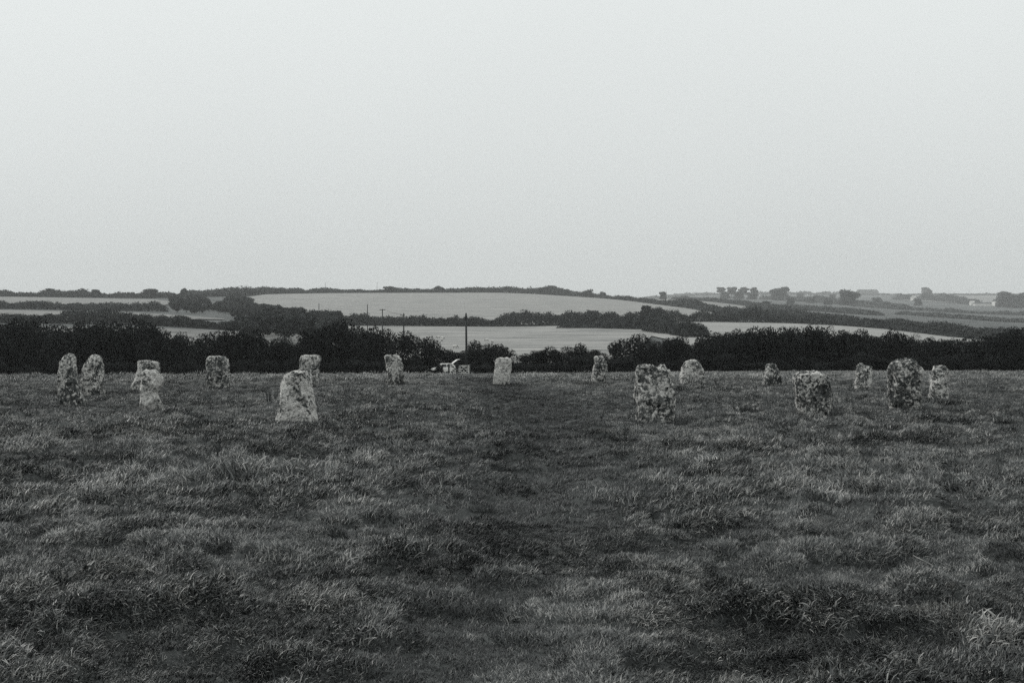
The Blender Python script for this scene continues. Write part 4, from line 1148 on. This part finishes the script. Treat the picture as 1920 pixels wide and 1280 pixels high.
def person():
    d = 159.0
    X, Y = at(857, d); z = gz(X, Y)
    o = empty('person', (X, Y, z), R(20))
    V = [(0, 0, .95), (0, 0, 1.15), (0, 0, 1.38), (0, 0.0, 1.50), (0, -.01, 1.56), (0, -.015, 1.66), (0, -.01, 1.74),
         (-.19, 0, 1.42), (-.25, -.02, 1.15), (-.22, -.14, .95), (-.19, -.20, .90), (.19, 0, 1.42), (.25, -.02, 1.15), (.22, -.14, .95), (.19, -.20, .90),
         (-.10, 0, .88), (-.11, -.02, .48), (-.11, .01, .08), (-.12, -.13, .04), (.10, 0, .88), (.12, .02, .48), (.12, .04, .08), (.14, -.10, .04)]
    E = [(0, 1), (1, 2), (2, 3), (3, 4), (4, 5), (5, 6), (2, 7), (7, 8), (8, 9), (9, 10), (2, 11), (11, 12), (12, 13), (13, 14), (0, 15), (15, 16), (16, 17), (17, 18), (0, 19), (19, 20), (20, 21), (21, 22)]
    Rr = [(.17, .12), (.16, .12), (.17, .12), .06, .06, .095, .07, .08, .06, .048, .035, .08, .06, .048, .035, .10, .075, .055, .045, .10, .075, .055, .045]
    skin_figure('body', V, E, Rr, M_CLOTH, o)
    bm = bmesh.new(); bmesh.ops.create_uvsphere(bm, u_segments=14, v_segments=10, radius=0.108, matrix=Matrix.Translation((0, 0.015, 1.685)))
    for v in bm.verts:
        if v.co.z < 1.66 and v.co.y < 0.02: v.co.y += 0.05
    link('hair', mesh_bm('hair', bm, True), o, M_HAIR)
    bm = bmesh.new()
    for s in (-1, 1):
        for i in range(4): bm_tube(bm, [(s * .19 + s * (i - 1.5) * .018, -.20, .90), (s * .185 + s * (i - 1.5) * .018, -.235, .85), (s * .18 + s * (i - 1.5) * .016, -.225, .80 + .01 * abs(i - 1.5))], [.010, .009, .007], 6)
        bm_tube(bm, [(s * .15, -.20, .89), (s * .13, -.23, .85)], [.011, .008], 6)
    link('fingers', mesh_bm('fingers', bm, True), o, M_SKIN)
    tag(o, 'person in dark clothes standing by the gate behind the white car', 'person')
person()

# ------------------------------------------------------------------ sheep
def sheep(px, y, d, rz, label, graze=True):
    d = far(d, px)
    X, Y = at(px, d); z = float(base_z(X, Y)[0]) + 0.15 + 0.0006 * d
    o = empty('sheep', (X, Y, z), rz)
    V = [(0, 0, .62), (.32, 0, .63), (.48, 0, .62), (-.30, 0, .63), (-.50, 0, .60), (.66, 0, .60 if graze else .82), (.80, 0, .28 if graze else .92), (.90, 0, .16 if graze else .84)]
    skin_figure('fleece', V[:5], [(0, 1), (1, 2), (0, 3), (3, 4)], [(.30, .27), (.27, .25), (.18, .18), (.29, .27), (.17, .17)], M_WOOL, o, levels=1)
    hv = [V[2], V[5], V[6], V[7]]
    skin_figure('head', hv, [(0, 1), (1, 2), (2, 3)], [.13, .10, .085, .05], M_SHEEPSKIN, o, levels=1)
    for sx in (-.34, .30):
        for sy in (-.13, .13):
            bm = bmesh.new(); bm_tube(bm, [(sx, sy, .45), (sx + (.02 if sx > 0 else -.03), sy, .24), (sx, sy, 0), (sx + .05, sy, -.02)], [.06, .04, .032, .035], 6)
            link('leg', mesh_bm('leg', bm, True), o, M_SHEEPSKIN)
    tag(o, label, 'sheep', 'sheep grazing in the pasture')
SH = [(822, 361, 2.9, 'grazing sheep of the group of three, the one standing apart uphill'), (829.5, 352, 0.5, 'grazing sheep of the group of three, middle one'), (828.5, 336, 1.9, 'grazing sheep of the group of three, turned away downhill'),
      (913, 335, 3.4, 'grazing sheep seen side-on above the round bush'), (923.5, 322, 4.4, 'grazing sheep seen end-on above the round bush'), (853, 278, 0.2, 'sheep with only its back showing above the hedge by the telegraph pole')]
for px, d, rz, lb in SH: sheep(px, 0, d, rz, lb)

# ================================================================== far houses
def house(px, d, W, D, H, RH, label, wall=M_WALLW, roof=M_ROOF, rz=0.0, wins=4, chims=(-0.4, 0.4), hip=0.0, rows=2, name='cottage', door=True):
    fd = far(d, px); sc = min(fd / d, 3.0); W, D, H, RH, d = W * sc, D * sc, H * sc, RH * sc, fd
    X, Y = at(px, d); zb = float(base_z(X, Y)[0])
    o = empty(name, (X, Y, zb), rz)
    bm = bmesh.new(); bm_box(bm, (0, 0, H / 2 - 0.5), (W, D, H + 1)); link('wall', mesh_bm('wall', bm), o, wall)
    e = 0.35; bm = bmesh.new()
    a = [bm.verts.new(v) for v in [(-W / 2 - e, -D / 2 - e, H), (W / 2 + e, -D / 2 - e, H), (W / 2 + e, D / 2 + e, H), (-W / 2 - e, D / 2 + e, H)]]
    r0, r1 = bm.verts.new((-W / 2 - e + hip, 0, H + RH)), bm.verts.new((W / 2 + e - hip, 0, H + RH))
    for f in [(a[0], a[1], r1, r0), (a[2], a[3], r0, r1), (a[1], a[2], r1), (a[3], a[0], r0), (a[3], a[2], a[1], a[0])]: bm.faces.new(f)
    bmesh.ops.recalc_face_normals(bm, faces=bm.faces)
    rf = link('roof', mesh_bm('roof', bm), o, roof)
    for c in chims:
        bm = bmesh.new(); bm_box(bm, (c * W, 0, H + RH + 0.35), (1.0, 0.9, 2.4)); link('chimney', mesh_bm('chimney', bm), rf, wall)
    for rw in range(rows):
        zc = H * (rw + 0.55) / rows
        for i in range(wins):
            x = W * ((i + 0.5) / wins - 0.5)
            if door and rw == 0 and i == wins // 2:
                bm = bmesh.new(); bm_box(bm, (x, -D / 2 - 0.03, 1.0), (1.0, 0.08, 2.0)); link('door', mesh_bm('door', bm), o, M_GATEDARK); continue
            bm = bmesh.new(); bm_box(bm, (x, -D / 2 - 0.03, zc), (1.5, 0.08, min(1.7, H / rows * 0.6)))
            w_ = link('window', mesh_bm('window', bm), o, M_WALLG)
            bm = bmesh.new(); bm_box(bm, (x, -D / 2 - 0.075, zc), (1.2, 0.04, min(1.4, H / rows * 0.5))); link('pane', mesh_bm('pane', bm), w_, M_PANE)
    tag(o, label, 'house')
    return o
house(1873, 1380, 13, 7, 5.2, 3.0, 'white two-storey cottage with three chimneys in the haze', chims=(-0.42, 0.0, 0.42), rz=0.12)
house(1885, 1372, 4.5, 6, 6.2, 2.6, 'narrow white gabled wing beside the three-chimney cottage', wins=1, chims=(), rz=0.12, door=False, name='gabled_wing')
house(1842, 1360, 19, 6, 2.4, 1.8, 'long low whitewashed barn left of the three-chimney cottage', wins=5, rows=1, chims=(), rz=-0.06, name='barn')
house(1823, 1370, 5, 5, 3.2, 2.2, 'small pale-roofed shed at the end of the whitewashed barn', wins=1, rows=1, chims=(), roof=M_ROOFP, name='shed', door=False)
house(1713, 1540, 6, 5, 4.5, 3.0, 'tiny pale-roofed house among trees below the hilltop field', wins=2, rows=1, chims=(), roof=M_ROOFP, rz=0.5)
house(1508, 1290, 9, 6, 2.6, 2.0, 'small pale cottage half lost in scrub below the pines', wins=3, rows=1, chims=(0.4,), roof=M_ROOF, name='hazy_cottage')
house(1540, 1320, 12, 6, 3.0, 2.0, 'larger pale cottage half lost in scrub right of the small one', wins=4, rows=1, chims=(-0.4, 0.4), rz=0.2, name='hazy_cottage')
house(1626, 2040, 38, 11, 6.0, 4.6, 'long hip-roofed terrace with six chimneys on the hazy skyline', wall=M_WALLG, roof=M_ROOF, wins=9, chims=(-.36, -.2, -.05, .05, .2, .36), hip=5.0, name='terrace')

# ================================================================== haze
bm = bmesh.new(); bm_box(bm, (0, 3530, 200), (9800, 7180, 440))
hz = link('haze', mesh_bm('haze', bm))
hm = bpy.data.materials.new('haze'); hm.use_nodes = True
hn = hm.node_tree.nodes; hn.clear()
ho = hn.new('ShaderNodeOutputMaterial'); pv = hn.new('ShaderNodeVolumePrincipled')
pv.inputs['Color'].default_value = (0.955, 0.965, 0.96, 1); pv.inputs['Density'].default_value = 0.000095; pv.inputs['Anisotropy'].default_value = 0.1
hm.node_tree.links.new(pv.outputs[0], ho.inputs['Volume'])
hz.data.materials.append(hm)
tag(hz, 'thin grey mist over the valley', 'haze', kind='stuff')
